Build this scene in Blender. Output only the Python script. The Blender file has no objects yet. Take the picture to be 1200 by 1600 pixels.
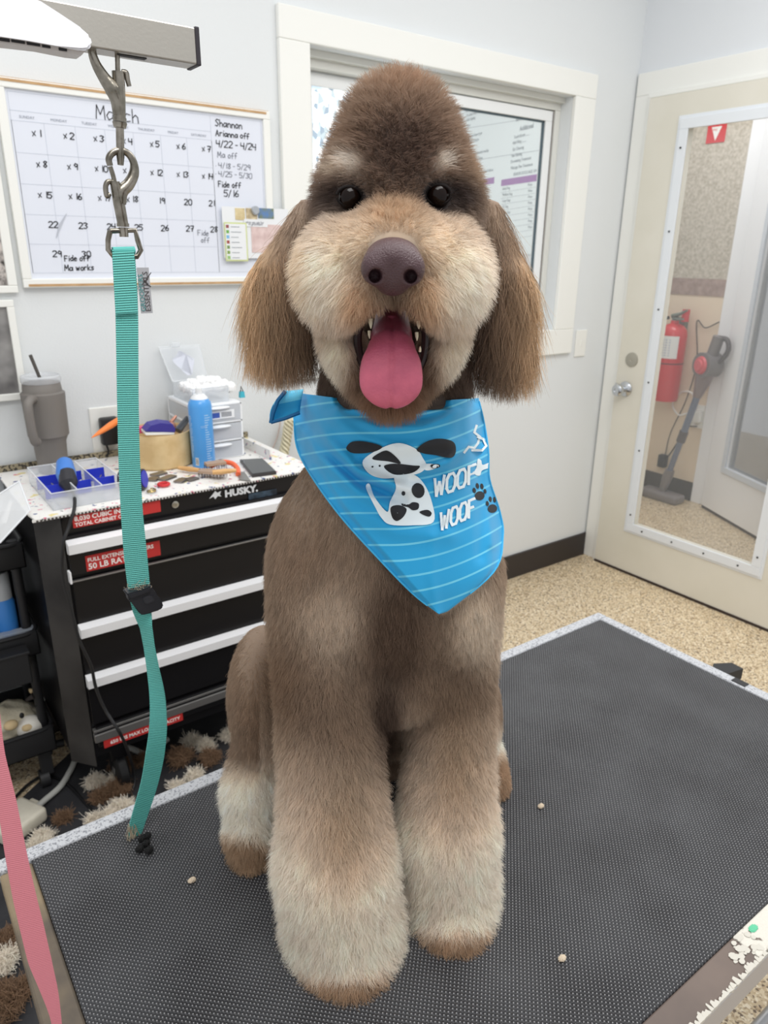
import bpy, bmesh, math, random
import numpy as np
from mathutils import Vector, Matrix, geometry
from mathutils.bvhtree import BVHTree
from mathutils.kdtree import KDTree

random.seed(7)
rng = np.random.default_rng(11)
sc = bpy.context.scene
COL = sc.collection

# ------------------------------------------------------------------ camera
FPX, PITCH, ROLL, YAW, CAMH = 1132.0, .345889, .0137072, .632516, 1.45
_F = Vector((math.sin(YAW)*math.cos(PITCH), math.cos(YAW)*math.cos(PITCH), -math.sin(PITCH)))
_R0 = Vector((math.cos(YAW), -math.sin(YAW), 0)); _U0 = _R0.cross(_F)
_R = _R0*math.cos(ROLL) + _U0*math.sin(ROLL); _U = -_R0*math.sin(ROLL) + _U0*math.cos(ROLL)
CAM = Vector((0, 0, CAMH))
cd = bpy.data.cameras.new('camera'); cam = bpy.data.objects.new('camera', cd); COL.objects.link(cam)
cam.matrix_world = Matrix(((_R.x, _U.x, -_F.x, 0), (_R.y, _U.y, -_F.y, 0), (_R.z, _U.z, -_F.z, CAMH), (0, 0, 0, 1)))
cd.sensor_fit = 'VERTICAL'; cd.sensor_height = 36; cd.lens = FPX/1600*36
cd.clip_start = .02; cd.clip_end = 60
cd.dof.use_dof = True; cd.dof.focus_distance = .66; cd.dof.aperture_fstop = 13
sc.camera = cam

# ------------------------------------------------------------------ world, lamps, exposure
w = bpy.data.worlds.new('world'); sc.world = w; w.use_nodes = True
w.node_tree.nodes['Background'].inputs[0].default_value = (.965, .98, 1, 1)
w.node_tree.nodes['Background'].inputs[1].default_value = .75
def area_lamp(name, loc, sx, sy, power, rot=(0, 0, 0), col=(1, .985, .96)):
    d = bpy.data.lights.new(name, 'AREA'); d.shape = 'RECTANGLE'; d.size = sx; d.size_y = sy; d.energy = power; d.color = col
    o = bpy.data.objects.new(name, d); COL.objects.link(o); o.location = loc; o.rotation_euler = rot; return o
area_lamp('ceiling_lamp', (.3, .1, 2.7), 1.3, .7, 24)
area_lamp('ceiling_lamp', (1.9, .8, 2.7), 1.3, .7, 17)
area_lamp('ceiling_lamp', (.2, 1.5, 2.7), .7, .7, 5)
area_lamp('hall_lamp', (3.5, 2.2, 2.6), .6, .9, 9)
area_lamp('poster_fill_light', (1.9, 2.75, 2.6), .6, .5, 7)  # unseen fill light, added to brighten the price poster
sc.view_settings.view_transform = 'Standard'; sc.view_settings.look = 'None'
sc.view_settings.gamma = 1; sc.view_settings.use_curve_mapping = False
sc.view_settings.exposure = 0.12
sc.cycles.use_denoising = True
sc.cycles.max_bounces = 8; sc.cycles.diffuse_bounces = 4; sc.cycles.transparent_max_bounces = 12
sc.cycles.caustics_reflective = False; sc.cycles.caustics_refractive = False

# ------------------------------------------------------------------ pixel -> place
def ray(x, y):
    return _F + _R*((x-600)/FPX) - _U*((y-800)/FPX)
def at(x, y, ax, val):
    'the point on the plane axis=val seen at photo position x,y'
    d = ray(x, y); t = (val-CAM[ax])/d[ax]; return CAM + d*t
AH = Vector((math.sin(YAW), math.cos(YAW), 0)); RH = _R0.copy()      # horizontal: away, right
def W(x, y, u):
    d = ray(x, y); return CAM + d*(u/d.dot(AH))
def pix(P):
    v = Vector(P)-CAM; z = v.dot(_F); return 600+FPX*v.dot(_R)/z, 800-FPX*v.dot(_U)/z

# ------------------------------------------------------------------ materials
def lin(c):
    return tuple(((v/255)/12.92 if v/255 <= .04045 else ((v/255+.055)/1.055)**2.4) for v in c[:3])
_M = {}
def mat(name, col, rough=.5, metal=0, spec=.5, bump=0, bscale=50, var=0, vscale=8, trans=0, alpha=1, coat=0, sheen=0, ior=1.45, emit=0, col2=None, detail=4, speck=None):
    'procedural principled material: colour (sRGB 0-255), noise variation towards col2, noise bump, optional specks'
    if name in _M: return _M[name]
    m = bpy.data.materials.new(name); m.use_nodes = True; nt = m.node_tree; N = nt.nodes; L = nt.links
    b = N['Principled BSDF']; c = lin(col)
    b.inputs['Base Color'].default_value = (*c, 1); b.inputs['Roughness'].default_value = rough
    b.inputs['Metallic'].default_value = metal; b.inputs['Specular IOR Level'].default_value = spec
    b.inputs['Transmission Weight'].default_value = trans; b.inputs['Alpha'].default_value = alpha
    b.inputs['Coat Weight'].default_value = coat; b.inputs['Sheen Weight'].default_value = sheen; b.inputs['IOR'].default_value = ior
    if emit: b.inputs['Emission Color'].default_value = (*c, 1); b.inputs['Emission Strength'].default_value = emit
    tc = N.new('ShaderNodeTexCoord'); out = None
    if var or col2:
        n = N.new('ShaderNodeTexNoise'); n.inputs['Scale'].default_value = vscale; n.inputs['Detail'].default_value = detail
        L.new(tc.outputs['Object'], n.inputs['Vector'])
        r = N.new('ShaderNodeValToRGB'); r.color_ramp.elements[0].position = .35; r.color_ramp.elements[1].position = .65
        c2 = lin(col2) if col2 else tuple(v*(1-var) for v in c)
        r.color_ramp.elements[0].color = (*c, 1); r.color_ramp.elements[1].color = (*c2, 1)
        L.new(n.outputs['Fac'], r.inputs['Fac']); out = r.outputs['Color']
    if speck:      # (colour, scale, amount)
        n = N.new('ShaderNodeTexNoise'); n.inputs['Scale'].default_value = speck[1]; n.inputs['Detail'].default_value = 2
        L.new(tc.outputs['Object'], n.inputs['Vector'])
        r = N.new('ShaderNodeValToRGB'); r.color_ramp.elements[0].position = speck[2]; r.color_ramp.elements[1].position = speck[2]+.04
        r.color_ramp.elements[0].color = (0, 0, 0, 1); r.color_ramp.elements[1].color = (1, 1, 1, 1)
        mx = N.new('ShaderNodeMix'); mx.data_type = 'RGBA'
        L.new(n.outputs['Fac'], r.inputs['Fac']); L.new(r.outputs['Color'], mx.inputs[0])
        if out: L.new(out, mx.inputs[6])
        else: mx.inputs[6].default_value = (*c, 1)
        mx.inputs[7].default_value = (*lin(speck[0]), 1); out = mx.outputs[2]
    if out: L.new(out, b.inputs['Base Color'])
    if bump:
        n = N.new('ShaderNodeTexNoise'); n.inputs['Scale'].default_value = bscale; n.inputs['Detail'].default_value = 3
        L.new(tc.outputs['Object'], n.inputs['Vector'])
        bp = N.new('ShaderNodeBump'); bp.inputs['Strength'].default_value = bump; bp.inputs['Distance'].default_value = .002
        L.new(n.outputs['Fac'], bp.inputs['Height']); L.new(bp.outputs['Normal'], b.inputs['Normal'])
    _M[name] = m; return m
def glass(name, tint=(255, 255, 255), alpha=.12, rough=.05, spec=.5):
    'thin clear sheet: mostly see-through, with a surface reflection'
    if name in _M: return _M[name]
    m = bpy.data.materials.new(name); m.use_nodes = True; N = m.node_tree.nodes; L = m.node_tree.links
    b = N['Principled BSDF']; b.inputs['Base Color'].default_value = (*lin(tint), 1)
    b.inputs['Roughness'].default_value = rough; b.inputs['Specular IOR Level'].default_value = spec
    t = N.new('ShaderNodeBsdfTransparent'); x = N.new('ShaderNodeMixShader'); x.inputs[0].default_value = alpha
    L.new(t.outputs[0], x.inputs[1]); L.new(b.outputs[0], x.inputs[2]); L.new(x.outputs[0], N['Material Output'].inputs['Surface'])
    _M[name] = m; return m

# ------------------------------------------------------------------ mesh builder and object helpers
def tag(o, label=None, cat=None, group=None, kind=None):
    if label: o['label'] = label
    if cat: o['category'] = cat
    if group: o['group'] = group
    if kind: o['kind'] = kind
    return o
def thing(name, label, cat, loc=(0, 0, 0), group=None):
    o = bpy.data.objects.new(name, None); COL.objects.link(o); o.location = loc; o.empty_display_size = .02
    bpy.context.view_layer.update()
    return tag(o, label, cat, group)
class MB:
    def __init__(s, T=None): s.bm = bmesh.new(); s.T = T or Matrix()
    def _add(s, vs, fs):
        bv = [s.bm.verts.new(s.T @ Vector(v)) for v in vs]
        for f in fs:
            try: s.bm.faces.new([bv[i] for i in f])
            except ValueError: pass
        return bv
    def box(s, a, b, bev=0, seg=2):
        a, b = [min(p, q) for p, q in zip(a, b)], [max(p, q) for p, q in zip(a, b)]
        t = bmesh.new(); bmesh.ops.create_cube(t, size=1)
        for v in t.verts: v.co = Vector([(a[i]+b[i])/2 + v.co[i]*(b[i]-a[i]) for i in range(3)])
        if bev: bmesh.ops.bevel(t, geom=list(t.edges), offset=bev, segments=seg, profile=.5, affect='EDGES')
        s.join(t); return s
    def ring(s, u0, u1, v0, v1, wl, wr, wb, wt, d0, d1, ax='y', bev=.002):
        'four butt-jointed bars round the rectangle u0..u1, v0..v1'
        for a, b in (((u0, v1-wt), (u1, v1)), ((u0, v0), (u1, v0+wb)), ((u0, v0+wb), (u0+wl, v1-wt)), ((u1-wr, v0+wb), (u1, v1-wt))):
            if ax == 'y': s.box((a[0], d0, a[1]), (b[0], d1, b[1]), bev)
            elif ax == 'x': s.box((d0, a[0], a[1]), (d1, b[0], b[1]), bev)
            else: s.box((a[0], a[1], d0), (b[0], b[1], d1), bev)
        return s
    def join(s, t, T=None):
        t.verts.ensure_lookup_table(); t.verts.index_update()
        T = s.T @ T if T else s.T
        bv = [s.bm.verts.new(T @ v.co) for v in t.verts]
        for f in t.faces:
            try: s.bm.faces.new([bv[v.index] for v in f.verts])
            except ValueError: pass
        t.free()
    def tube(s, pts, r, seg=10, cap=True, flat=None):
        'sweep along points; r a number or list; flat=(axis vector, factor) squashes the section'
        pts = [Vector(p) for p in pts]; n = len(pts); rs = r if isinstance(r, (list, tuple)) else [r]*n
        up = None; rings = []
        for i, p in enumerate(pts):
            d = (pts[min(i+1, n-1)]-pts[max(i-1, 0)]).normalized()
            if up is None: up = Vector((0, 0, 1)) if abs(d.z) < .9 else Vector((1, 0, 0))
            x = up.cross(d).normalized(); y = d.cross(x).normalized(); up = y
            ring = []
            for k in range(seg):
                o = x*math.cos(k*2*math.pi/seg)*rs[i] + y*math.sin(k*2*math.pi/seg)*rs[i]
                if flat: o -= flat[0]*(o.dot(flat[0])*(1-flat[1]))
                ring.append(p+o)
            rings.append(ring)
        vs = [v for g in rings for v in g]
        fs = [(i*seg+k, i*seg+(k+1) % seg, (i+1)*seg+(k+1) % seg, (i+1)*seg+k) for i in range(n-1) for k in range(seg)]
        if cap: fs += [tuple(range(seg))[::-1], tuple((n-1)*seg+k for k in range(seg))]
        s._add(vs, fs); return s
    def cyl(s, a, b, r0, r1=None, seg=24): return s.tube([a, b], [r0, r0 if r1 is None else r1], seg)
    def lathe(s, prof, o=(0, 0, 0), seg=32, axis='z'):
        o = Vector(o); vs = []; n = len(prof)
        for r, h in prof:
            for k in range(seg):
                c, q = r*math.cos(k*2*math.pi/seg), r*math.sin(k*2*math.pi/seg)
                vs.append(o+Vector({'z': (c, q, h), 'y': (c, h, q), 'x': (h, c, q)}[axis]))
        fs = [(i*seg+k, i*seg+(k+1) % seg, (i+1)*seg+(k+1) % seg, (i+1)*seg+k) for i in range(n-1) for k in range(seg)]
        fs += [tuple(range(seg))[::-1], tuple((n-1)*seg+k for k in range(seg))]
        s._add(vs, fs); return s
    def poly(s, pts): s._add(pts, [tuple(range(len(pts)))]); return s
    def prism(s, pts, off):
        'polygon extruded by the vector off'
        n = len(pts); off = Vector(off); pts = [Vector(p) for p in pts]
        s._add(pts+[p+off for p in pts], [tuple(range(n))[::-1], tuple(range(n, 2*n))] + [(k, (k+1) % n, n+(k+1) % n, n+k) for k in range(n)]); return s
    def ell(s, c, r, seg=20, rings=12):
        t = bmesh.new(); bmesh.ops.create_uvsphere(t, u_segments=seg, v_segments=rings, radius=1)
        rr = r if isinstance(r, (tuple, list)) else (r, r, r)
        for v in t.verts: v.co = Vector(c)+Vector([v.co[i]*rr[i] for i in range(3)])
        s.join(t); return s
    def text(s, txt, T, size, ext=.0004, align='LEFT', bold=0, sx=1):
        cu = bpy.data.curves.new('t', 'FONT'); cu.body = txt; cu.size = size; cu.extrude = ext; cu.align_x = align; cu.offset = bold; cu.resolution_u = 2
        o = bpy.data.objects.new('t', cu); COL.objects.link(o)
        me = bpy.data.meshes.new_from_object(o.evaluated_get(bpy.context.evaluated_depsgraph_get()))
        bpy.data.objects.remove(o); bpy.data.curves.remove(cu)
        t = bmesh.new(); t.from_mesh(me); bpy.data.meshes.remove(me); s.join(t, T @ Matrix.Scale(sx, 4, Vector((1, 0, 0)))); return s
    def obj(s, name, m, parent=None, smooth=False, angle=None, ndup=True):
        bmesh.ops.recalc_face_normals(s.bm, faces=list(s.bm.faces))
        me = bpy.data.meshes.new(name)
        if parent is not None:
            bmesh.ops.transform(s.bm, matrix=parent.matrix_world.inverted(), verts=list(s.bm.verts))
        else:      # origin at the base of the mesh
            vs = [v.co for v in s.bm.verts]
            c = Vector(((min(v.x for v in vs)+max(v.x for v in vs))/2, (min(v.y for v in vs)+max(v.y for v in vs))/2, min(v.z for v in vs)))
            bmesh.ops.translate(s.bm, vec=-c, verts=list(s.bm.verts))
        s.bm.to_mesh(me); s.bm.free()
        o = bpy.data.objects.new(name, me); COL.objects.link(o)
        if parent is not None: o.parent = parent
        else: o.location = c
        if smooth:
            for p in me.polygons: p.use_smooth = True
            me.update()
            a = math.radians(angle or 40)
            try: me.set_sharp_from_angle(angle=a)
            except Exception: pass
        if m: me.materials.append(m)
        bpy.context.view_layer.update()
        return o
def struct(o): o['kind'] = 'structure'; return o
def spline(P, n=8):
    'Catmull-Rom through the points'
    P = [Vector(p) for p in P]; Q = [P[0]*2-P[1]]+P+[P[-1]*2-P[-2]]; out = []
    for i in range(1, len(Q)-2):
        for k in range(n):
            t = k/n; a, b, c, d = Q[i-1:i+3]
            out.append(.5*((2*b)+(c-a)*t+(2*a-5*b+4*c-d)*t*t+(3*b-a-3*c+d)*t**3))
    return out+[P[-1]]
GL = dict(zip('0 1 2 3 4 5 6 7 8 9 x M a r c h n o S A i F f d e w k s m O / - . W'.split(), [
 '1,0 0,1.5 0,4.5 1,6 3,6 4,4.5 4,1.5 3,0 1,0', '2,6 2,0', '0,5 1,6 3,6 4,5 4,4 0,0 4,0', '0,5.5 2,6 4,5 2,3.3 4,1.8 2,0 0,.6', '0,6 0,3 4,3;3.6,6 3.4,0',
 '4,6 .4,6 0,3.4 2.5,3.8 4,2 2.6,0 0,.4', '3,6 .6,3.5 0,1.5 1.5,0 3.6,.8 3.6,2.6 1.8,3.2 .2,2', '0,6 4,6 1.8,0;.8,3 3.4,3.2',
 '3.6,5.4 2,6 .5,5 3.6,1.6 2,0 .4,1.2 3.6,5.2', '3.8,4 2,2.8 .4,4.2 1.6,6 3.8,5.2 3.6,0', '0,4.5 3.4,.5;3.4,5 .4,.2', '0,0 .4,6 2,2 3.8,6 4.2,0',
 '3,3.4 1.2,3.6 0,1.8 1,0 2.8,1 3.2,3.6 3.4,0', '0,3.6 .3,0;.2,2.2 1.4,3.6 2.6,3.4', '3,3.2 1.2,3.6 0,1.8 1,0 3,.4', '0,6 .2,0;.2,2.2 1.6,3.6 2.8,2.6 3,0',
 '0,3.6 .1,0;.1,2.4 1.6,3.6 2.8,2.6 3,0', '1.2,3.6 0,2 .8,.1 2.4,.2 3,2 2,3.6 1.2,3.6', '3.6,5.4 1.6,6 .4,4.6 3.2,2 2,0 0,.6', '0,0 1.8,6 3.8,0;.8,2.2 3.2,2.2',
 '1,3.6 1,0;1,5.2 1.1,5.5', '.2,0 0,6 3.2,6;.1,3.2 2.6,3.2', '3,5.6 1.8,6 1,5 1,0;0,3 2.6,3', '3,6 3,0;3,2.8 1.4,3.6 0,1.8 1,0 3,1',
 '.2,2 3,2.2 2.4,3.6 1,3.6 0,1.8 1,0 3,.4', '0,3.6 .8,0 1.7,2.8 2.6,0 3.6,3.6', '0,6 0,0;2.6,3.6 0,1.8 2.8,0', '2.6,3.2 1,3.6 .4,2.6 2.4,1.2 1.4,0 0,.4',
 '0,3.6 .2,0;.2,2.4 1.3,3.6 2,2.4 2,0;2,2.4 3.2,3.6 4,2.4 4,0', '1,0 0,1.5 0,4.5 1,6 3,6 4,4.5 4,1.5 3,0 1,0', '0,-.5 2.6,6.5', '0,3 2.4,3', '0,2 .3,2.3',
 '0,6 1.1,0 2.3,4.4 3.5,0 4.6,6']))
def strokes(txt, h, gap=1.1):
    'list of polylines (x, y) for a handwritten string of height h'
    out = []; x = 0
    for ch in txt:
        if ch == ' ': x += 2.6; continue
        ss = [[tuple(float(v) for v in p.split(',')) for p in q.split()] for q in GL[ch].split(';')]
        jx, jy = random.uniform(-.15, .15), random.uniform(-.25, .25)
        wd = max(p[0] for q in ss for p in q)
        out += [[((x+p[0]+jx+p[1]*.06)*h/6, (p[1]+jy)*h/6) for p in q] for q in ss]
        x += wd+gap
    return out
def ribbon(pl, wd):
    'flat quads around a 2D polyline'
    out = []
    for (a, b) in zip(pl, pl[1:]):
        dx, dy = b[0]-a[0], b[1]-a[1]; l = math.hypot(dx, dy) or 1e-6; dx, dy = dx/l, dy/l; e = wd*.35
        out.append([(a[0]-dx*e-dy*wd/2, a[1]-dy*e+dx*wd/2), (b[0]+dx*e-dy*wd/2, b[1]+dy*e+dx*wd/2), (b[0]+dx*e+dy*wd/2, b[1]+dy*e-dx*wd/2), (a[0]-dx*e+dy*wd/2, a[1]-dy*e-dx*wd/2)])
    return out
def frame(o, ux, uz):
    'matrix with text x along ux, text up along uz, at o'
    ux = Vector(ux).normalized(); uz = Vector(uz).normalized(); n = ux.cross(uz).normalized()
    return Matrix(((ux.x, uz.x, n.x, o[0]), (ux.y, uz.y, n.y, o[1]), (ux.z, uz.z, n.z, o[2]), (0, 0, 0, 1)))
def blob(c, r, seed=0, amp=.06):
    t = bmesh.new(); bmesh.ops.create_icosphere(t, subdivisions=4, radius=1)
    for v in t.verts: v.co = v.co*(1+amp*math.sin(v.co.x*9+seed)*math.cos(v.co.y*8+seed)*math.sin(v.co.z*10+1)); v.co = Vector(c)+Vector((v.co.x*r[0], v.co.y*r[1], v.co.z*r[2]))
    return t
TZ = .67      # top of the grooming table
# ================================================================== the room
YB, XR = 2.169, 2.87          # faces of the back wall and of the right wall
m_wall = mat('wall_paint', (222, 225, 226), .75, bump=.25, bscale=180, spec=.3)
m_wallr = mat('wall_paint_right', (222, 225, 228), .7, spec=.3)
m_trim = mat('trim_white', (236, 236, 231), .45, spec=.4)
m_base = mat('baseboard_black', (52, 46, 44), .5)
WX0, WX1, WZ0, WZ1 = 1.282, 2.476, 1.14, 2.027
m = MB(); T_ = .12
for a, b in (((-1.2, 0), (WX0, 2.8)), ((WX1, 0), (XR+.12, 2.8)), ((WX0, 0), (WX1, WZ0)), ((WX0, WZ1), (WX1, 2.8))):
    m.box((a[0], YB, a[1]), (b[0], YB+T_, b[1]))
struct(m.obj('wall_back', m_wall))
m = MB()
for a, b in (((-1.2, 0), (1.14, 2.8)), ((2.085, 0), (YB, 2.8)), ((1.14, 2.06), (2.085, 2.8))):
    m.box((XR, a[0], a[1]), (XR+.12, b[0], b[1]))
struct(m.obj('wall_right', m_wallr))
struct(MB().box((-1.2, YB-.012, 0), (XR, YB, .118), .002).obj('baseboard_back', m_base))
# floor: clear-coated flake floor
mf = bpy.data.materials.new('flake_floor'); mf.use_nodes = True; N = mf.node_tree.nodes; L = mf.node_tree.links; b = N['Principled BSDF']
b.inputs['Roughness'].default_value = .32; b.inputs['Specular IOR Level'].default_value = .4
tc = N.new('ShaderNodeTexCoord'); v = N.new('ShaderNodeTexVoronoi'); v.inputs['Scale'].default_value = 200; L.new(tc.outputs['Object'], v.inputs['Vector'])
sx = N.new('ShaderNodeSeparateXYZ'); L.new(v.outputs['Color'], sx.inputs[0]); r = N.new('ShaderNodeValToRGB'); L.new(sx.outputs[0], r.inputs[0])
e = r.color_ramp.elements; e[0].position = 0; e[0].color = (*lin((112, 92, 74)), 1); e[1].position = .10; e[1].color = (*lin((176, 152, 120)), 1); r.color_ramp.interpolation = 'CONSTANT'
for p, c in ((.24, (205, 184, 150)), (.5, (222, 204, 172)), (.72, (236, 222, 196)), (.88, (196, 172, 138))): x = e.new(p); x.color = (*lin(c), 1)
L.new(r.outputs[0], b.inputs['Base Color'])
struct(MB().box((-1.2, -1.2, -.05), (6.2, 4.6, 0)).obj('floor', mf))

# window in the back wall: deep white reveal, casing, two sashes
win = thing('window_1', None, None, ((WX0+WX1)/2, YB, WZ0)); win['kind'] = 'structure'
m = MB()
cw = .104
m.ring(WX0-cw, WX1+.120, 1.035, WZ1+.086, cw, .120, .105, .086, YB-.018, YB, 'y', .003)
m.obj('window_casing', m_trim, win)
m = MB(); f0, f1 = YB+.055, YB+.115
m.ring(WX0, WX1, WZ0, WZ1, .03, .03, .04, .045, f0, f1)
m.box((WX0, f0-.02, WZ1-.02), (WX1, f0, WZ1), .001)
m.obj('window_frame', mat('vinyl_frame', (214, 214, 208), .4), win)
def sash(x0, x1, y, name):
    m = MB(); s = .036; z0, z1 = WZ0+.04, WZ1-.05
    m.ring(x0, x1, z0, z1, s, s, s, s, y, y+.028)
    return m.obj(name, mat('vinyl_sash', (232, 234, 234), .35), win), (x0+s, x1-s, z0+s, z1-s, y+.014)
sr, g = sash(1.86, WX1-.042, f0+.002, 'window_sash')
m = MB().box((WX1-.042, f0+.01, WZ0+.04), (WX1-.030, f0+.03, WZ1-.05)); m.obj('sash_channel', mat('channel_grey', (120, 112, 112), .6), win)
m = MB(); m.box((g[0]-.004, g[4]-.002, g[2]-.004), (g[1]+.004, g[4]+.002, g[3]+.004)); m.obj('pane', glass('window_glass', (224, 236, 238), .09, .02), sr)
m = MB()
for a, b_ in (((g[0], g[3]-.006), (g[1], g[3])), ((g[1]-.006, g[2]), (g[1], g[3]))): m.box((a[0], g[4]-.006, a[1]), (b_[0], g[4]+.004, b_[1]))
m.obj('glazing_seal', mat('seal_dark', (74, 90, 98), .5), sr)
sl, g = sash(WX0+.03, 1.90, f0+.032, 'window_sash')
mp = bpy.data.materials.new('mosaic_film'); mp.use_nodes = True; N = mp.node_tree.nodes; L = mp.node_tree.links; b = N['Principled BSDF']
tc = N.new('ShaderNodeTexCoord'); mpn = N.new('ShaderNodeMapping'); mpn.inputs['Rotation'].default_value = (0, .6, 0); mpn.inputs['Scale'].default_value = (1.6, 1, 1); L.new(tc.outputs['Object'], mpn.inputs[0])
v = N.new('ShaderNodeTexVoronoi'); v.inputs['Scale'].default_value = 42; L.new(mpn.outputs[0], v.inputs['Vector']); sx = N.new('ShaderNodeSeparateXYZ'); L.new(v.outputs['Color'], sx.inputs[0])
r = N.new('ShaderNodeValToRGB'); L.new(sx.outputs[0], r.inputs[0]); r.color_ramp.interpolation = 'CONSTANT'; e = r.color_ramp.elements
e[0].color = (*lin((150, 166, 180)), 1); e[1].position = .16; e[1].color = (*lin((205, 225, 242)), 1)
for p, c in ((.36, (250, 253, 255)), (.86, (180, 194, 200))): x = e.new(p); x.color = (*lin(c), 1)
L.new(r.outputs[0], b.inputs['Base Color']); L.new(r.outputs[0], b.inputs['Emission Color']); b.inputs['Emission Strength'].default_value = .62; b.inputs['Roughness'].default_value = .3
MB().box((g[0]-.004, g[4]-.002, g[2]-.004), (g[1]+.004, g[4]+.002, g[3]+.004)).obj('pane', mp, sl)['label'] = 'daylit pane with a mosaic privacy film'

# price list seen through the right-hand pane, on a partition beyond
hd = math.radians(14.8); D_ = Vector((math.sin(hd), math.cos(hd), 0)); P0 = at(870, 285, 1, 2.62)
ps = thing('price_poster', 'large white printed price list with purple table headings, seen through the window pane', 'poster', (P0.x, P0.y, 1.2))
Np = Vector((-D_.y, D_.x, 0))
def on_part(x, y): d = ray(x, y); t = (P0-CAM).dot(Np)/d.dot(Np); return CAM+d*t
FT = frame(P0, -D_, (0, 0, 1)); FI = FT.inverted()
def pl(x, y): v = FI @ on_part(x, y); return v.x, v.y
x1, y1 = pl(880, 150); x0, y0 = pl(690, 395)
pm = MB(FT); pm.box((min(x0, x1)-.5, y0, -.006), (max(x0, x1)+.1, y1+.15, 0)); pm.obj('sheet', mat('poster_paper', (232, 240, 240), .6), ps)
struct(MB(FT).box((min(x0, x1)-.6, -P0.z, -.11), (max(x0, x1)+.12, 2.8-P0.z, -.0065)).obj('wall_partition', m_wall))
tx = MB(FT); tp = MB(FT)
def ptext(x, y, s, h, mm, bold=0):
    a, b_ = pl(x, y); mm.text(s, Matrix.Translation((a, b_, .0006)), h, .0002, bold=bold)
hs = .022
for x, y, s in ((727, 176, 'Flea bath'), (729, 183, 'De-shed treatment'), (729, 190, 'Nail clipping'), (729, 199, 'Furry'), (731, 216, 'Includes blow dryer'), (731, 224, 'Sweet Cologne'), (737, 243, 'Recommended weekly'), (742, 251, 'Dematting'), (750, 271, 'Scheduled before'), (806, 190, 'Bath & Brush'),
                (803, 217, 'Teeth Brush ........'), (801, 226, 'Nail Filing ........'), (801, 236, 'Ear Cleaning'), (799, 246, 'Paw Shaving'), (798, 255, 'De-matting Treatment'), (798, 265, 'Massage Paw Treatment'), (802, 275, 'SENIOR DOGS AGE 10+')):
    ptext(x, y, s, hs, tx)
ptext(812, 205, 'Additional', .032, tx, .0004)
for k in range(8): ptext(785, 297+k*9.4, ('Small Dog', 'Medium Dog', 'Large Dog', 'XL Dog', 'Short Hair', 'Long Hair', 'Puppy Cut', 'Full Groom')[k], hs*.9, tx); ptext(825, 291+k*9.4, 'Price', hs*.9, tx)
for y in (196, 248):
    a, b_ = pl(720, y+6), pl(850, y-14); tx.prism([(a[0], a[1], .0002), (b_[0], b_[1], .0002), (b_[0], b_[1]+.0015, .0002), (a[0], a[1]+.0015, .0002)], (0, 0, .0004))
for k in range(9):
    a, b_ = pl(783, 301+k*9.4), pl(846, 291+k*9.4); tx.prism([(a[0], a[1], .0002), (b_[0], b_[1], .0002), (b_[0], b_[1]+.001, .0002), (a[0], a[1]+.001, .0002)], (0, 0, .0004))
tx.obj('printed_lines', mat('poster_ink', (128, 134, 142), .7), ps)
for (xa, ya, xb, yb) in ((750, 290, 772, 285), (783, 291, 860, 277)):
    a, b_ = pl(xa, ya), pl(xb, yb); tp.prism([(a[0], a[1], .0004), (b_[0], a[1], .0004), (b_[0], a[1]+.032, .0004), (a[0], a[1]+.032, .0004)], (0, 0, .0004))
tp.obj('table_heading', mat('poster_purple', (158, 108, 168), .6), ps)

# door in the right wall
dr = thing('door_1', None, None, (XR, 1.6, 0)); dr['kind'] = 'structure'
m = MB(); m.box((XR-.016, 2.090, 0), (XR, 2.160, 2.066), .003); m.box((XR-.016, 1.05, 2.066), (XR, 2.160, 2.15), .003); m.box((XR-.028, 2.074, 0), (XR+.1, 2.0895, 2.050), .002); m.box((XR-.028, 1.13, 2.050), (XR+.1, 2.0895, 2.0655), .002)
m.obj('door_casing', m_trim, dr)
DX = 2.835; DW = .042; gy0, gy1, gz0, gz1 = 1.30, 1.885, .25, 1.925
m = MB()
for a, b_ in (((gy1, .012), (2.074, 2.048)), ((1.15, .012), (gy0, 2.048)), ((gy0, .012), (gy1, gz0)), ((gy0, gz1), (gy1, 2.048))): m.box((DX, a[0], a[1]), (DX+DW, b_[0], b_[1]))
m.obj('door_slab', mat('door_cream', (224, 220, 208), .5, col2=(217, 213, 199), vscale=3, spec=.4), dr)
m = MB()
for x, w_, d_ in ((DX-.010, .030, .010), (DX-.004, .042, .004)):
    m.ring(gy0-w_, gy1+w_, gz0-w_, gz1+w_, w_+.008, w_+.008, w_+.008, w_+.008, x, x+d_-.0003, 'x', .0015)
m.obj('glazing_frame', mat('glazing_frame_white', (226, 230, 234), .4), dr)
MB().box((DX+.015, gy0-.004, gz0-.004), (DX+.021, gy1+.004, gz1+.004)).obj('pane', glass('door_glass', (240, 244, 246), .07, .02), dr)
for yy in (gy1+.012, gy0-.012):
    for k in range(6): MB().cyl((DX-.0125, yy, gz0+.05+k*.31), (DX-.0095, yy, gz0+.05+k*.31), .004, seg=10).obj('screw', mat('screw_dark', (60, 60, 62), .4, 1), dr)
for k in range(4): MB().cyl((DX-.0125, gy0+.06+k*.155, gz0-.012), (DX-.0095, gy0+.06+k*.155, gz0-.012), .004, seg=10).obj('screw', mat('screw_dark', (60, 60, 62), .4, 1), dr)
m_chr = mat('satin_chrome', (205, 208, 212), .18, 1)
ky, kz = 2.018, .872
MB().lathe([(.034, 0), (.034, -.004), (.026, -.010), (.013, -.014), (.012, -.032), (.024, -.040), (.028, -.052), (.026, -.064), (.018, -.070), (.010, -.0705), (.009, -.067), (0.0005, -.067)], (DX, ky, kz), 28, 'x').obj('door_knob', m_chr, dr, True)
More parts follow.
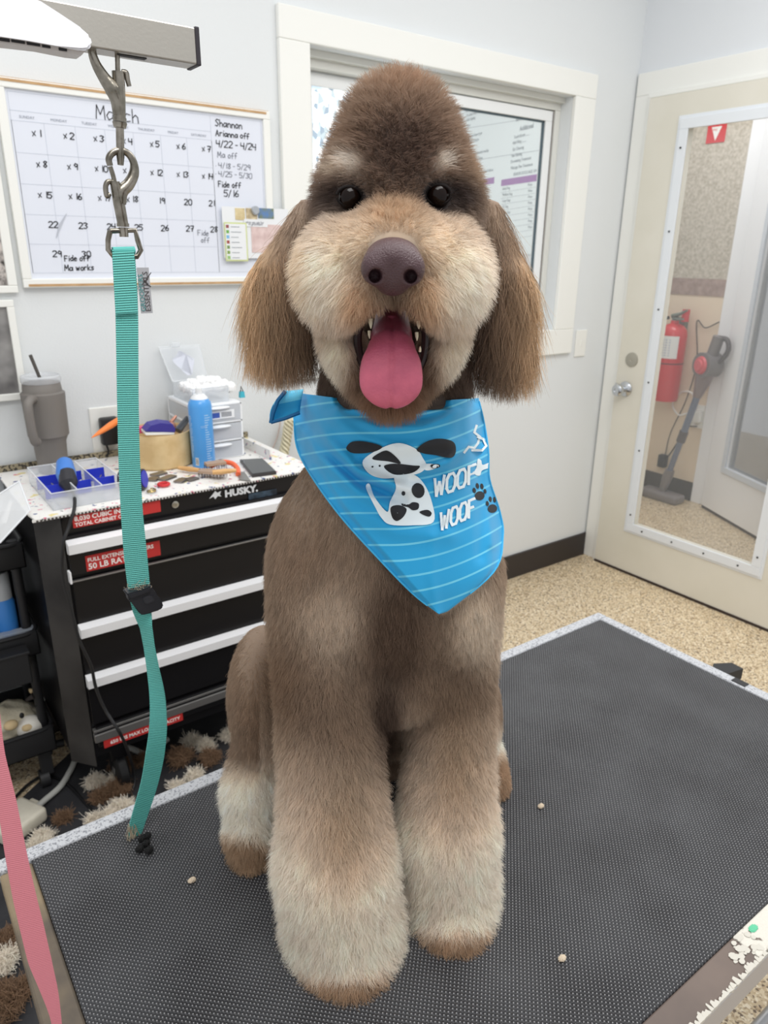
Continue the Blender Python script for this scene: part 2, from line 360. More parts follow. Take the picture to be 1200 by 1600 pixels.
MB().lathe([(.032, 0), (.032, -.003), (.028, -.0045), (.007, -.0045), (.006, -.003), (.0005, -.003)], (DX, 2.004, 1.005), 28, 'x').obj('lock_cover', mat('lock_plate', (176, 172, 160), .4, .6), dr, True)
MB().box((DX-.002, 2.066, kz-.02), (DX+.02, 2.0755, kz+.02)).obj('latch_plate', m_chr, dr)
MB().box((DX-.003, 1.15, .0), (DX+DW, 2.074, .012)).obj('door_sweep', mat('sweep_dark', (58, 48, 44), .6), dr)

# light switch and outlet
sw = thing('light_switch', 'white single toggle light switch plate on the wall between window and door', 'light switch', (2.672, YB, 1.01))
MB().box((2.634, YB-.006, 1.012), (2.706, YB, 1.130), .003).obj('switch_plate', m_trim, sw)
MB().box((2.665, YB-.009, 1.058), (2.675, YB-.005, 1.084), .001).obj('toggle', m_trim, sw).data.materials[0] = m_trim
ol = thing('wall_outlet', 'white double outlet plate on the wall behind the tool chest, charger plugged in', 'outlet', (.585, YB, .86))
MB().box((.527, YB-.006, .878), (.640, YB, 1.013), .003).obj('outlet_plate', m_trim, ol)
MB().box((.610, YB-.009, .90), (.630, YB-.006, .99), .002).obj('socket', m_trim, ol)

# ---- the hall beyond the door
XH = 4.1
m = MB(); m.box((XH, 2.335, 0), (XH+.1, 4.6, 1.228)); struct(m.obj('wall_hall_lower', mat('hall_peach', (232, 214, 190), .7)))
MB_ = MB().box((XH-.004, 2.335, 1.228), (XH+.1, 4.6, 1.322)); struct(MB_.obj('trim_1', mat('hall_border', (176, 152, 142), .7, col2=(150, 128, 120), vscale=30)))
struct(MB().box((XH, 2.335, 1.322), (XH+.1, 4.6, 2.8)).obj('wall_hall_upper', mat('hall_wallpaper', (206, 198, 184), .8, col2=(176, 166, 150), vscale=70, detail=5, bump=.4, bscale=90)))
struct(MB().box((XH-.012, 2.335, 0), (XH, 4.6, .118), .002).obj('baseboard_hall', m_base))
struct(MB().box((XH-.015, 2.245, 0), (XH+.12, 2.335, 2.4), .003).obj('door_2', mat('casing_bright', (240, 241, 243), .4)))
struct(MB().box((XH+.02, 2.215, 0), (XH+.1, 2.245, 2.4)).obj('gap_shade_strip', mat('gap_dark', (60, 62, 64), .6)))  # shade of the gap beside the door, put in as a dark strip
hl = thing('door_3', None, None, (4.05, 2.2, 0)); hl['kind'] = 'structure'
A_ = Vector((4.075, 2.215, 0)); Dd = Vector((-.455, -.89, 0)).normalized(); Fd = Matrix(((Dd.x, 0, Dd.y, A_.x), (Dd.y, 0, -Dd.x, A_.y), (0, 1, 0, 0), (0, 0, 0, 1)))
m = MB(Fd)
for a, b_ in (((0, .02), (.17, 2.3)), ((.75, .02), (.9, 2.3)), ((.17, .02), (.75, .30)), ((.17, 2.1), (.75, 2.3))): m.box((a[0], a[1], 0), (b_[0], b_[1], .042))
m.obj('door_slab', mat('casing_bright', (240, 241, 243), .4), hl)
m = MB(Fd)
for z0_ in (-.012, .042):
    m.ring(.145, .775, .27, 2.13, .03, .03, .035, .035, z0_, z0_+.012, 'z')
m.obj('glazing_frame', mat('glazing_frame_grey', (206, 212, 220), .4), hl)
MB(Fd).box((.165, .295, .018), (.755, 2.105, .024)).obj('pane', glass('far_glass', (120, 122, 124), .5, .1), hl)
MB(Fd).box((0, .0, .005), (.9, .02, .036)).obj('door_sweep', mat('sweep_dark', (58, 48, 44), .6), hl)
# fire extinguisher
ex = thing('fire_extinguisher', 'red fire extinguisher hung on the hall wall, seen through the door glass', 'fire extinguisher', (4.0, 2.565, .60))
ec = (4.0, 2.565); m_red = mat('extinguisher_red', (206, 40, 50), .3, coat=.3)
MB().lathe([(.05, .605), (.078, .612), (.082, .63), (.082, 1.0), (.076, 1.03), (.055, 1.055), (.024, 1.068), (.022, 1.085), (.001, 1.086)], (*ec, 0), 36).obj('cylinder', m_red, ex, True)
MB().lathe([(.0835, .835), (.0835, .842)], (*ec, 0), 36).obj('band', mat('strap_dark', (90, 30, 34), .5), ex)
n_ = 14; m = MB(); pts = []
for k in range(n_+1):
    a = math.radians(150+k*90/n_); pts.append((ec[0]+.0832*math.cos(a), ec[1]+.0832*math.sin(a)))
for k in range(n_): m.poly([(*pts[k], .87), (*pts[k+1], .87), (*pts[k+1], 1.0), (*pts[k], 1.0)])
lb = m.obj('label_sheet', mat('label_white', (232, 232, 230), .5), ex)
m = MB()
for k in range(7):
    for q0, q1 in ((2, 5), (6, 9)): m.poly([(*[c+(c-e_)*.01 for c, e_ in zip(pts[q0], ec)], .885+k*.015), (*[c+(c-e_)*.01 for c, e_ in zip(pts[q1], ec)], .885+k*.015), (*[c+(c-e_)*.01 for c, e_ in zip(pts[q1], ec)], .889+k*.015), (*[c+(c-e_)*.01 for c, e_ in zip(pts[q0], ec)], .889+k*.015)])
m.obj('label_print', mat('label_ink', (120, 140, 180), .6), lb)
m = MB(); m.cyl((*ec, 1.08), (*ec, 1.11), .018); m.tube([(3.99, 2.58, 1.11), (3.97, 2.52, 1.125), (3.96, 2.47, 1.15)], [.012, .010, .006], 8); m.tube([(3.99, 2.58, 1.10), (3.96, 2.51, 1.095), (3.95, 2.48, 1.10)], .006, 8)
m.obj('valve_handle', mat('valve_grey', (130, 140, 132), .4, .6), ex, True)
MB().tube(spline([(3.99, 2.60, 1.10), (3.97, 2.66, 1.07), (3.96, 2.67, .98), (3.96, 2.66, .88)]), .010, 8).obj('hose', mat('rubber_black', (30, 30, 32), .6), ex, True)
MB().cyl((4.03, 2.52, 1.08), (4.03, 2.52, 1.15), .022).obj('gauge_cap', m_red, ex)
MB().box((4.06, 2.54, .95), (4.1, 2.59, 1.1)).obj('wall_hook', mat('valve_grey', (130, 140, 132), .4, .6), ex)
# stick vacuum
vb = at(1033, 772, 2, .03); vt = at(1100, 590, 0, 3.98)
va = thing('stick_vacuum', 'grey cordless stick vacuum with a red motor cap leaning by the hall doorway', 'vacuum cleaner', (vb.x, vb.y, 0))
m_vg = mat('vacuum_grey', (120, 114, 114), .35); m_vt = mat('vacuum_tube', (118, 126, 146), .3, .5)
dv = (vt-vb).normalized(); sv = Vector((0, 1, 0))
MB().tube([vb+dv*.1, vb.lerp(vt, .52)], .017, 14).obj('tube', m_vt, va, True); MB().tube([vb.lerp(vt, .50), vb.lerp(vt, .92)], .020, 14).obj('tube', m_vt, va, True)
MB().tube([vb.lerp(vt, .47), vb.lerp(vt, .56)], .026, 14).obj('tube_lock', mat('vacuum_dark', (84, 78, 80), .4), va, True)
MB().tube([vb+dv*.02, vb+dv*.12, vb+dv*.17], [.020, .032, .028], 14).obj('floor_joint', m_vg, va, True)
MB().box((vb.x-.06, vb.y-.14, 0), (vb.x+.05, vb.y+.13, .055), .018, 3).obj('floor_head', m_vg, va, True)
MB().tube([vt-dv*.12, vt-dv*.02, vt+dv*.08], [.024, .045, .052], 16).obj('dust_cup', mat('vacuum_cup', (128, 112, 112), .3), va, True)
mc = vt+dv*.075; MB().tube([mc+Vector((.05, -.01, 0)), mc+Vector((-.045, .02, 0))], .072, 24).obj('motor_housing', m_vg, va, True)
mc2 = mc+Vector((-.045, .02, 0)); m = MB(); m.tube([mc2, mc2+Vector((-.012, .005, 0))], [.052, .046], 24); m.tube([mc2+Vector((-.012, .005, 0)), mc2+Vector((-.022, .009, 0))], [.034, .030], 24); m.obj('motor_cap', mat('cap_red', (212, 84, 92), .35), va, True)
hp = mc+dv*.05; MB().tube(spline([hp, hp+dv*.05, hp+dv*.10, hp+dv*.12]), [.032]*24+[.022], 12).obj('battery_grip', m_vg, va, True)
MB().tube(spline([hp+dv*.11, hp+Vector((0, -.075, .10)), hp+Vector((0, -.09, .04)), hp+Vector((0, -.05, -.03))]), .014, 10).obj('handle', mat('vacuum_dark', (84, 78, 80), .4), va, True)
# hall outlet, plug, cables, charger, sign
ho = thing('wall_outlet', 'white outlet in the hall by the vacuum, white plug and black plug in it', 'outlet', (XH, 2.36, .4))
MB().box((XH-.008, 2.34, .46), (XH, 2.415, .60), .002).obj('outlet_plate', m_trim, ho)
hp1 = MB(); hp1.box((XH-.05, 2.345, .50), (XH-.008, 2.395, .57), .006); hp1.tube(spline([(XH-.04, 2.39, .57), (XH-.03, 2.42, .66), (XH-.02, 2.50, .66), (XH-.02, 2.55, .58), (XH-.02, 2.50, .52), (XH-.02, 2.44, .54)]), .006, 6)
tag(hp1.obj('plug_adapter', m_trim, None, True), 'white plug adapter with looped white cord at the hall outlet', 'plug')
m = MB(); m.tube(spline([(XH-.03, 2.36, .475), (XH-.05, 2.42, .46), (XH-.03, 2.46, .38), (XH-.02, 2.52, .26), (XH-.03, 2.56, .2)]), .004, 6); m.box((XH-.04, 2.535, .17), (XH, 2.585, .25), .004)
m.tube(spline([(XH-.01, 2.555, .25), (XH-.01, 2.54, .40), (XH-.01, 2.47, .62), (XH-.01, 2.44, .85), (XH-.01, 2.48, 1.08), (XH-.01, 2.42, 1.05), (XH-.01, 2.34, 1.09)]), .003, 6)
tag(m.obj('charger_cable', mat('rubber_black', (30, 30, 32), .6), None, True), 'thin black charger cable with black block on the hall wall', 'cable')
sg = at(1119, 209, 0, XH-.003); s2 = thing('arrow_sign', 'small red sign with a white downward arrow high on the hall wallpaper', 'sign', (XH-.003, sg.y, sg.z-.045))
MB().box((XH-.004, sg.y-.055, sg.z-.045), (XH, sg.y+.055, sg.z+.045)).obj('sign_plate', m_red, s2)
MB().prism([(XH-.0045, sg.y-.03, sg.z+.035), (XH-.0045, sg.y+.03, sg.z+.035), (XH-.0045, sg.y, sg.z-.035)], (-.0008, 0, 0)).obj('arrow', m_trim, s2)
MB().text('FIRE', frame((XH-.0055, sg.y+.022, sg.z+.014), (0, -1, 0), (0, 0, 1)), .016, .0002).obj('lettering', m_red, s2)
# ================================================================== against the back wall
m_blk = mat('chest_black', (20, 19, 21), .28, spec=.35); m_blk2 = mat('chest_black_side', (24, 23, 25), .5, spec=.3, col2=(60, 58, 57), vscale=5, detail=7)
m_hnd = mat('handle_white', (238, 238, 240), .3, spec=.5); m_met = mat('metal_trim', (150, 148, 146), .35, .8)
m_lred = mat('label_red', (188, 48, 46), .5); m_ink = mat('label_lettering', (240, 236, 232), .6)
YT, X0, X1, ZT, ZB = 1.712, .322, .985, .862, .185
tb = thing('tool_chest', 'tall black rolling tool chest with white drawer pulls and red labels', 'tool chest', ((X0+X1)/2, 1.94, 0))
m = MB(); m.prism([(X0+.004, YT+.002, ZB), (X1, YT+.002, ZB), (X1, 2.155, ZB), (X0-.046, 2.155, ZB), (X0-.046, YT+.062, ZB)], (0, 0, ZT-ZB)); m.obj('body', m_blk, tb)
MB().prism([(X0-.0465, YT+.0625, ZB-.03), (X0+.002, YT+.001, ZB-.03), (X0+.004, YT+.006, ZB-.03), (X0-.042, YT+.066, ZB-.03)], (0, 0, ZT-ZB+.03)).obj('corner_post', m_blk2, tb)
DR = [(.815, .845, None), (.585, .800, .785), (.440, .578, .565), (.288, .433, .420), ]
tops = [(.795, .725), (.718, .582), (.576, .440), (.434, .290)]
hz = [.786, None, .565, .422]
for k, ((z1, z0)) in enumerate([(.812, .710), (.698, .583), (.575, .440), (.432, .290)]):
    d = MB().box((X0+.006, YT-.010, z0), (X1-.01, YT+.01, z1), .002).obj('drawer', m_blk, tb)
    if hz[k]:
        m = MB(); zz = hz[k]; m.prism([(X0+.004, YT-.010, zz-.016), (X0+.004, YT-.032, zz-.012), (X0+.004, YT-.034, zz+.012), (X0+.004, YT-.010, zz+.018)], (X1-X0-.02, 0, 0)); m.obj('drawer_pull', m_hnd, d)['label'] = 'white full-width drawer pull'
    else:
        MB().box((X0+.002, YT-.026, .7005), (X1-.02, YT-.018, .7045), .001).obj('drawer_pull', m_met, d)
        MB().box((X0-.002, YT-.029, .6995), (X0+.003, YT-.01, .730), .001).obj('pull_end', m_hnd, d)
MB().box((X0+.012, YT-.014, ZB+.035), (X1, YT+.004, ZB+.095), .003).obj('kick_rail', m_blk, tb)
MB().box((X0+.004, YT-.018, .238), (X1, YT+.0, .262), .002).obj('trim_rail', m_met, tb)
MB().box((X0+.004, YT-.016, .268), (X1, YT+.0, .275), .001).obj('trim_rail', m_met, tb)
def flabel(x0, z0, x1, z1, lines, y=YT-.0105, parent=tb):
    o = MB().box((x0, y-.0008, z0), (x1, y, z1)).obj('sticker', m_lred, parent); o['label'] = 'red sticker with white lettering'
    m = MB()
    for t, x, z, s in lines: m.text(t, frame((x, y-.0012, z), (1, 0, 0), (0, 0, 1)), s, .0003, bold=s*.02)
    m.obj('lettering', m_ink, o)
flabel(.350, .826, .56, .857, [('8,030 CUBIC IN', .354, .8425, .0160), ('TOTAL CABINET CAPACITY', .354, .829, .0128)], YT+.0015)
flabel(.364, .715, .545, .755, [('FULL EXTENSION SLIDERS', .368, .739, .0138), ('50 LB RATED', .368, .720, .0205)])
flabel(.346, .2135, .56, .2375, [('650 LBS MAX LOAD CAPACITY', .362, .2205, .0138)], YT-.0145)
bl = at(341, 773, 1, YT); MB().text('HUSKY.', frame((bl.x+.018, YT-.0006, bl.z-.010), (1, 0, 0), (0, 0, 1)), .0255, .0006, bold=.0012, sx=1.12).obj('lettering', mat('badge_silver', (208, 210, 212), .4), tb)
hx, hz_ = bl.x-.004, bl.z+.002
MB().prism([(hx-.022, YT-.0006, hz_-.008), (hx-.012, YT-.0006, hz_+.002), (hx-.004, YT-.0006, hz_+.010), (hx+.002, YT-.0006, hz_+.004), (hx+.012, YT-.0006, hz_+.007), (hx+.008, YT-.0006, hz_-.002), (hx+.012, YT-.0006, hz_-.008), (hx+.002, YT-.0006, hz_-.005), (hx-.006, YT-.0006, hz_-.012), (hx-.010, YT-.0006, hz_-.004)], (0, -.0008, 0)).obj('head_emblem', mat('badge_silver', (208, 210, 212), .4), tb)
MB().lathe([(.009, 0), (.009, -.003), (.007, -.004), (.003, -.004), (.002, -.002), (.0004, -.002)], (.597, YT, .838), 20, 'y').obj('lock', mat('lock_steel', (176, 172, 160), .3, 1), tb, True)
# window of clutter inside the top tray
MB().box((.80, YT-.002, .795), (.885, YT+.001, .828), .001).obj('tray_gap', mat('blue_grey_cloth', (58, 74, 88), .9, col2=(30, 36, 44), vscale=60), tb)
for cx, cy in ((.40, 1.80), (.92, 1.80), (.40, 2.08), (.92, 2.08)):
    w_ = MB().lathe([(.006, -.016), (.046, -.016), (.056, -.010), (.056, .010), (.046, .016), (.006, .016)], (cx, cy, .0565), 28, 'x').obj('caster', mat('caster_black', (18, 18, 20), .5), tb, True)
    MB().lathe([(.001, -.018), (.012, -.018), (.012, .018), (.001, .018)], (cx, cy, .0565), 14, 'x').obj('axle', m_met, w_, True)
    MB().box((cx-.024, cy-.02, .10), (cx+.024, cy+.03, ZB), .004).obj('caster_fork', m_blk, tb)
# patterned liner cloth on the chest
ln_ = thing('counter_liner', 'white patterned cloth liner covering the top of the tool chest', 'cloth', (.64, 1.94, ZT))
ml = mat('liner_cloth', (232, 230, 226), .8, speck=((222, 208, 150), 26, .64)); 
def multi(nt_m):
    nt = nt_m.node_tree; N = nt.nodes; L = nt.links; b = N['Principled BSDF']; src = b.inputs['Base Color'].links[0].from_socket; tc = N.new('ShaderNodeTexCoord')
    for sc_, th, col in ((46, .65, (110, 118, 150)), (58, .655, (216, 130, 150)), (66, .68, (80, 80, 86))):
        n = N.new('ShaderNodeTexNoise'); n.inputs['Scale'].default_value = sc_; n.inputs['Detail'].default_value = 5; L.new(tc.outputs['Object'], n.inputs['Vector'])
        g = N.new('ShaderNodeMath'); g.operation = 'GREATER_THAN'; g.inputs[1].default_value = th; L.new(n.outputs['Fac'], g.inputs[0])
        x = N.new('ShaderNodeMix'); x.data_type = 'RGBA'; L.new(g.outputs[0], x.inputs[0]); L.new(src, x.inputs[6]); x.inputs[7].default_value = (*lin(col), 1); src = x.outputs[2]
    L.new(src, b.inputs['Base Color'])
multi(ml)
ZL = ZT+.004
m = MB(); m.prism([(X0-.052, YT-.003, ZT), (X1+.03, YT-.003, ZT), (X1+.03, 2.150, ZT), (X0-.058, 2.150, ZT), (X0-.058, YT+.04, ZT)], (0, 0, .004))
m.prism([(X0-.058, YT-.004, ZT-.003), (X1+.03, YT-.004, ZT-.003), (X1+.03, YT-.001, ZT-.003), (X0-.058, YT-.001, ZT-.003)], (0, 0, .006)); m.obj('cloth', ml, ln_)
m = MB(); m.box((X0-.060, 2.148, ZT), (X1+.03, 2.156, ZT+.022), .002); m.obj('edging', mat('liner_edging', (150, 140, 116), .8, speck=((60, 56, 50), 160, .5)), ln_)
m = MB()
for k in range(90): m.box((X0-.05+k*.0082, YT-.0052, ZT-.004), (X0-.0455+k*.0082, YT-.0035, ZT+.001))
m.obj('stitching', mat('stitch_dark', (70, 64, 60), .8), ln_)
m = MB(); m.box((.945, 1.86, ZL), (.95, 2.10, ZL+.03), .001); m.obj('edging', ml, ln_)

def on_top(x, y): return at(x, y, 2, ZL)
# tumbler
tc_ = Vector((.397, 2.085, ZL)); m_tum = mat('tumbler_taupe', (122, 117, 112), .55)
tu = thing('tumbler', 'large taupe handled tumbler with clear lid at the left end of the chest', 'tumbler', tc_)
MB().lathe([(.034, 0), (.038, .004), (.042, .085), (.048, .100), (.052, .104), (.054, .196), (.055, .203), (.055, .218), (.049, .222), (.047, .244), (.045, .246)], tc_, 40).obj('body', m_tum, tu, True)
lid = MB().lathe([(.048, .245), (.050, .249), (.050, .262), (.047, .265), (.044, .258), (.001, .258)], tc_, 40).obj('lid', glass('lid_clear', (225, 228, 232), .45, .1), tu, True)
h0 = tc_+Vector((-.05, -.02, .245)); hd_ = Vector((-.6, -.8, 0)).normalized()
HP = [tc_+hd_*.045+Vector((0, 0, .210)), tc_+hd_*.072+Vector((0, 0, .211)), tc_+hd_*.088+Vector((0, 0, .195)), tc_+hd_*.087+Vector((0, 0, .14)), tc_+hd_*.080+Vector((0, 0, .105)), tc_+hd_*.068+Vector((0, 0, .101))]
MB().tube(spline(HP), .0115, 12).obj('handle', m_tum, tu, True)
MB().tube([tc_+Vector((0, 0, .25)), tc_+Vector((-.017, -.004, .318))], .0045, 12).obj('straw', mat('straw_grey', (84, 80, 76), .4), tu, True)
# charger
ch = MB(); ch.box((.548, YB-.040, .905), (.600, YB-.009, .985), .006); ch.tube(spline([(.560, YB-.025, .905), (.562, YB-.03, .885), (.556, YB-.03, .872)]), .003, 8)
tag(ch.obj('charger_block', mat('charger_black', (26, 26, 28), .4), None, True), 'black charger block plugged into the outlet behind the bamboo bowl', 'charger')
# organizer with blue dividers
og = thing('parts_organizer', 'clear compartment box with blue dividers, lid hanging open at the front left', 'organizer', (.42, 1.86, ZL))
m_clr = glass('clear_plastic', (232, 236, 240), .30, .15); ox0, ox1, oy0, oy1, oh = .318, .492, 1.745, 2.005, .042
m = MB(); t_ = .0018
m.box((ox0, oy0, ZL), (ox1, oy1, ZL+t_)); m.box((ox0, oy0, ZL), (ox0+t_, oy1, ZL+oh)); m.box((ox1-t_, oy0, ZL), (ox1, oy1, ZL+oh)); m.box((ox0, oy0, ZL), (ox1, oy0+t_, ZL+oh)); m.box((ox0, oy1-t_, ZL), (ox1, oy1, ZL+oh))
for k in (1, 2): x = ox0+(ox1-ox0)*k/3; m.box((x, oy0, ZL), (x+t_, oy1, ZL+oh))
m.obj('tray', m_clr, og)
m = MB()
for x in (ox0, ox0+(ox1-ox0)/3, ox0+(ox1-ox0)*2/3, ox1-t_):
    m.box((x-.0004, oy0, ZL+oh), (x+t_+.0004, oy1, ZL+oh+.0014))
for y in (oy0, oy1): m.box((ox0, y-t_, ZL+oh), (ox1, y+t_, ZL+oh+.0014))
m.obj('rim', glass('clear_rim', (240, 243, 246), .75, .2), og)
m_bl = mat('divider_blue', (34, 52, 190), .4)
for i in range(3):
    for j, yy in enumerate((1.835, 1.925)):
        if i == 2 and j == 5: continue
        x = ox0+(ox1-ox0)*i/3; MB().box((x+.004, yy, ZL+.002), (x+(ox1-ox0)/3-.003, yy+.002, ZL+.036), .0005).obj('divider', m_bl, og)
for i, (x, y) in enumerate(((.345, 1.88), (.352, 1.96), (.40, 1.87), (.41, 1.96), (.46, 1.88))):
    m = MB(); 
    for k in range(5): a = random.random()*3; p = Vector((x+random.uniform(-.012, .012), y+random.uniform(-.02, .02), ZL+.006+k*.003)); m.tube([p, p+Vector((math.cos(a)*.016, math.sin(a)*.016, random.uniform(0, .010)))], .0016, 6)
    o = m.obj('metal_pins', m_met, None); tag(o, ['small metal pins in the front left compartment', 'small metal pins in the back left compartment', 'small metal pins in the front middle compartment', 'small metal pins in the back middle compartment', 'small metal pins in the front right compartment'][i]+' of the clear organizer', 'pins', 'metal pins in the organizer')
# lid: clear sheet sloping down past the chest corner
LP = [at(*p) for p in ((28, 752, 1, 1.80), (46, 770, 1, 1.76), (26, 800, 1, 1.72), (4, 836, 1, 1.68), (-16, 850, 1, 1.68), (-12, 790, 1, 1.76))]
LP = [at(30, 752, 1, 1.80), at(47, 797, 1, 1.72), at(0, 848, 1, 1.62), at(-45, 800, 1, 1.66)]
nn_ = (LP[1]-LP[0]).cross(LP[2]-LP[1]).normalized()
MB().prism(LP, nn_*.002).obj('open_lid', glass('lid_sheet', (226, 228, 230), .62, .3), og)
c0, c1, c2, c3 = LP; m = MB(); m.tube([c0, c1, c2, c3, c0], .0022, 6); m.obj('lid_rim', glass('clear_rim', (240, 243, 246), .75, .2), og)
a = c0.lerp(c2, .28); MB().prism([c0.lerp(c2, .30)+Vector((-.01, -.004, 0)), c0.lerp(c2, .36), c0.lerp(c2, .70)+Vector((.0, -.004, 0)), c0.lerp(c2, .66)+Vector((-.015, -.004, 0))], -nn_*.001).obj('paper_label', mat('label_white', (232, 232, 230), .5), og)
# clipper standing on the organizer, its cord hanging down the chest
cp = at(104, 742, 1, 1.84); cl = thing('hair_clipper', 'blue and black hair clipper resting on the organizer with black cord', 'clipper', (cp.x, cp.y, ZL+.044))
MB().tube([at(101, 724, 1, 1.90), at(103, 740, 1, 1.86), at(107, 757, 1, 1.83)], [.020, .024, .020], 16).obj('grip', mat('clipper_blue', (72, 128, 206), .35), cl, True)
MB().tube([at(104, 738, 1, 1.855), at(107, 755, 1, 1.828), at(111, 768, 1, 1.815)], [.019, .0225, .010], 16).obj('tail', mat('clipper_dark', (44, 44, 50), .4), cl, True)
MB().tube(spline([at(111, 766, 1, 1.815), at(116, 775, 1, 1.76), at(116, 795, 1, 1.70), at(108, 822, 1, 1.685), at(99, 850, 1, 1.672), at(98, 900, 1, 1.675), at(112, 955, 1, 1.67), at(124, 1000, 1, 1.665), at(142, 1040, 1, 1.66), at(150, 1075, 1, 1.66), at(165, 1110, 1, 1.65), at(190, 1150, 1, 1.62), at(205, 1190, 2, .10), at(210, 1225, 2, .02), at(190, 1260, 2, .012), at(165, 1285, 2, .008), at(140, 1262, 2, .008), at(105, 1225, 2, .01), at(72, 1212, 2, .012), at(45, 1225, 2, .012), at(18, 1252, 2, .01)]), .0042, 8).obj('cord', mat('cord_black', (24, 24, 26), .5), cl, True)

# bamboo bowls
m_bam = mat('bamboo', (222, 196, 148), .5, col2=(204, 174, 124), vscale=22)
def bowl(name, label, cx, cy, r, h, z=ZL):
    o = thing(name, label, 'container', (cx, cy, z))
    MB().lathe([(r*.94, 0), (r, .006), (r*1.02, h*.5), (r, h), (r*.94, h), (r*.93, .012), (.001, .012)], (cx, cy, z), 48).obj('bowl', m_bam, o, True)
    return o
bc = Vector((.672, 2.008, ZL)); bw = bowl('bamboo_bowl', 'large round bamboo bowl holding grooming tools', bc.x, bc.y, .092, .098)
b2 = bowl('bamboo_jar', 'small round bamboo jar with a wrapped item on top, behind the large bowl', .798, 2.095, .036, .125)
m = MB()
for k in range(16): a = k*.9; m.tube([(.798, 2.095, ZL+.10), (.798+.02*math.cos(a), 2.095+.02*math.sin(a), ZL+.13), (.798+.030*math.cos(a+.3), 2.095+.028*math.sin(a+.3), ZL+.140+.012*random.random())], [.006, .007, .001], 6)
tag(m.obj('crinkled_wrapper', glass('wrapper', (244, 244, 248), .7, .2), None), 'crinkled clear plastic wrapper in the small bamboo jar', 'wrapper')
p1, p2 = at(143, 684, 1, 1.93), at(192, 652, 1, 2.00)
tag(MB().tube([p1, p1.lerp(p2, .25), p1.lerp(p2, .6), p2, p2+(p2-p1)*.3+Vector((0, 0, -.03))], [.001, .006, .009, .008, .006], 12).obj('orange_knife', mat('orange_plastic', (240, 132, 62), .4), None, True), 'orange pointed tool sticking out of the large bamboo bowl', 'tool')
br = thing('pin_brush', 'dark blue and white oval brush lying on the large bamboo bowl', 'brush', (.70, 1.97, ZL+.1))
m = MB(); P = [at(228, 674, 1, 1.93), at(236, 665, 1, 1.93), at(252, 661, 1, 1.93), at(270, 663, 1, 1.93), at(274, 670, 1, 1.93), at(273, 676, 1, 1.93)]; m.prism(P, (0, .035, .004)); m.obj('brush_back', mat('brush_blue', (58, 52, 140), .4), br)
m = MB(); P = [at(227, 676, 1, 1.93), at(273, 675, 1, 1.93), at(272, 679, 1, 1.93), at(228, 680, 1, 1.93)]; m.prism(P, (0, .035, .004)); m.obj('brush_pad', m_trim, br)
tag(MB().box(at(216, 678, 1, 1.97), at(226, 664, 1, 1.99), .002).obj('pink_case', mat('pink_plastic', (222, 90, 130), .4), None), 'small pink case standing in the large bamboo bowl', 'case')
m = MB(); a = at(268, 668, 1, 1.98); m.ell(a, (.014, .012, .018)); m.tube([a+Vector((0, 0, .015)), at(275, 650, 1, 1.99)], [.006, .004], 10)
tag(m.obj('rose_gold_bottle', mat('rose_gold', (206, 150, 128), .3, .4), None, True), 'small rose gold nail polish bottle in the large bamboo bowl', 'bottle')
m = MB()
for q1, q2 in (((276, 672), (292, 652)), ((280, 674), (294, 656))): m.tube([at(*q1, 1, 1.96), at(*q2, 1, 1.99)], [.008, .005], 8, flat=(Vector((0, 1, 0)), .4))
tag(m.obj('grooming_shears', mat('shear_grey', (140, 142, 146), .3, .8), None, True), 'grey metal shears leaning out of the large bamboo bowl', 'scissors')
# spray can
cc = on_top(319, 727); cc = Vector((cc.x, cc.y, ZL)); cn = thing('spray_can', 'tall bright blue aerosol can in front of the small drawers', 'spray can', cc)
MB().lathe([(.031, 0), (.0325, .004), (.0325, .172), (.030, .184), (.022, .194)], cc, 36).obj('can', mat('can_blue', (78, 156, 224), .3, coat=.2), cn, True)
MB().lathe([(.0235, .192), (.023, .196), (.016, .203), (.015, .205), (.001, .205)], cc, 30).obj('shoulder', mat('can_white', (236, 238, 240), .35), cn, True)
MB().lathe([(.006, .203), (.009, .208), (.009, .222), (.004, .224), (.001, .224)], cc, 20).obj('nozzle', mat('can_white', (236, 238, 240), .35), cn, True)
def on_can(name, mm, rows_):
    m = MB()
    for (th0, th1, z0, z1) in rows_:
        n = max(1, int(abs(th1-th0)/8))
        for k in range(n):
            a, b_ = [math.radians(270-36+th0+(th1-th0)*q_/n) for q_ in (k, k+1)]
            P = [(cc.x+.0328*math.cos(t), cc.y+.0328*math.sin(t)) for t in (a, b_)]; m.poly([(*P[0], cc.z+z0), (*P[1], cc.z+z0), (*P[1], cc.z+z1), (*P[0], cc.z+z1)])
    m.obj(name, mm, cn)
rows_ = [(-62+random.random()*4, -34-random.random()*8, z_, z_+.0022) for z_ in np.arange(.03, .150, .0048)]+[(32, 44+random.random()*20, z_, z_+.002) for z_ in np.arange(.02, .15, .0068)]
on_can('printed_lines', mat('can_print', (176, 208, 236), .5), rows_); on_can('barcode', m_trim, [(-28, -10, .008, .030)]); on_can('barcode_bars', m_pkb if 0 else mat('print_dark', (50, 60, 80), .6), [(-26+k*4, -24+k*4, .0095, .0285) for k in range(4)])
m = MB()
for k, c in enumerate('COOL'): 
    a = math.radians(270-36+16+k*9); m.text(c, frame((cc.x+.0330*math.cos(a), cc.y+.0330*math.sin(a), cc.z+.116), (-math.sin(a), math.cos(a), 0), (0, 0, 1)), .008, .0001, 'CENTER')
m.obj('lettering', mat('can_print', (176, 208, 236), .5), cn)
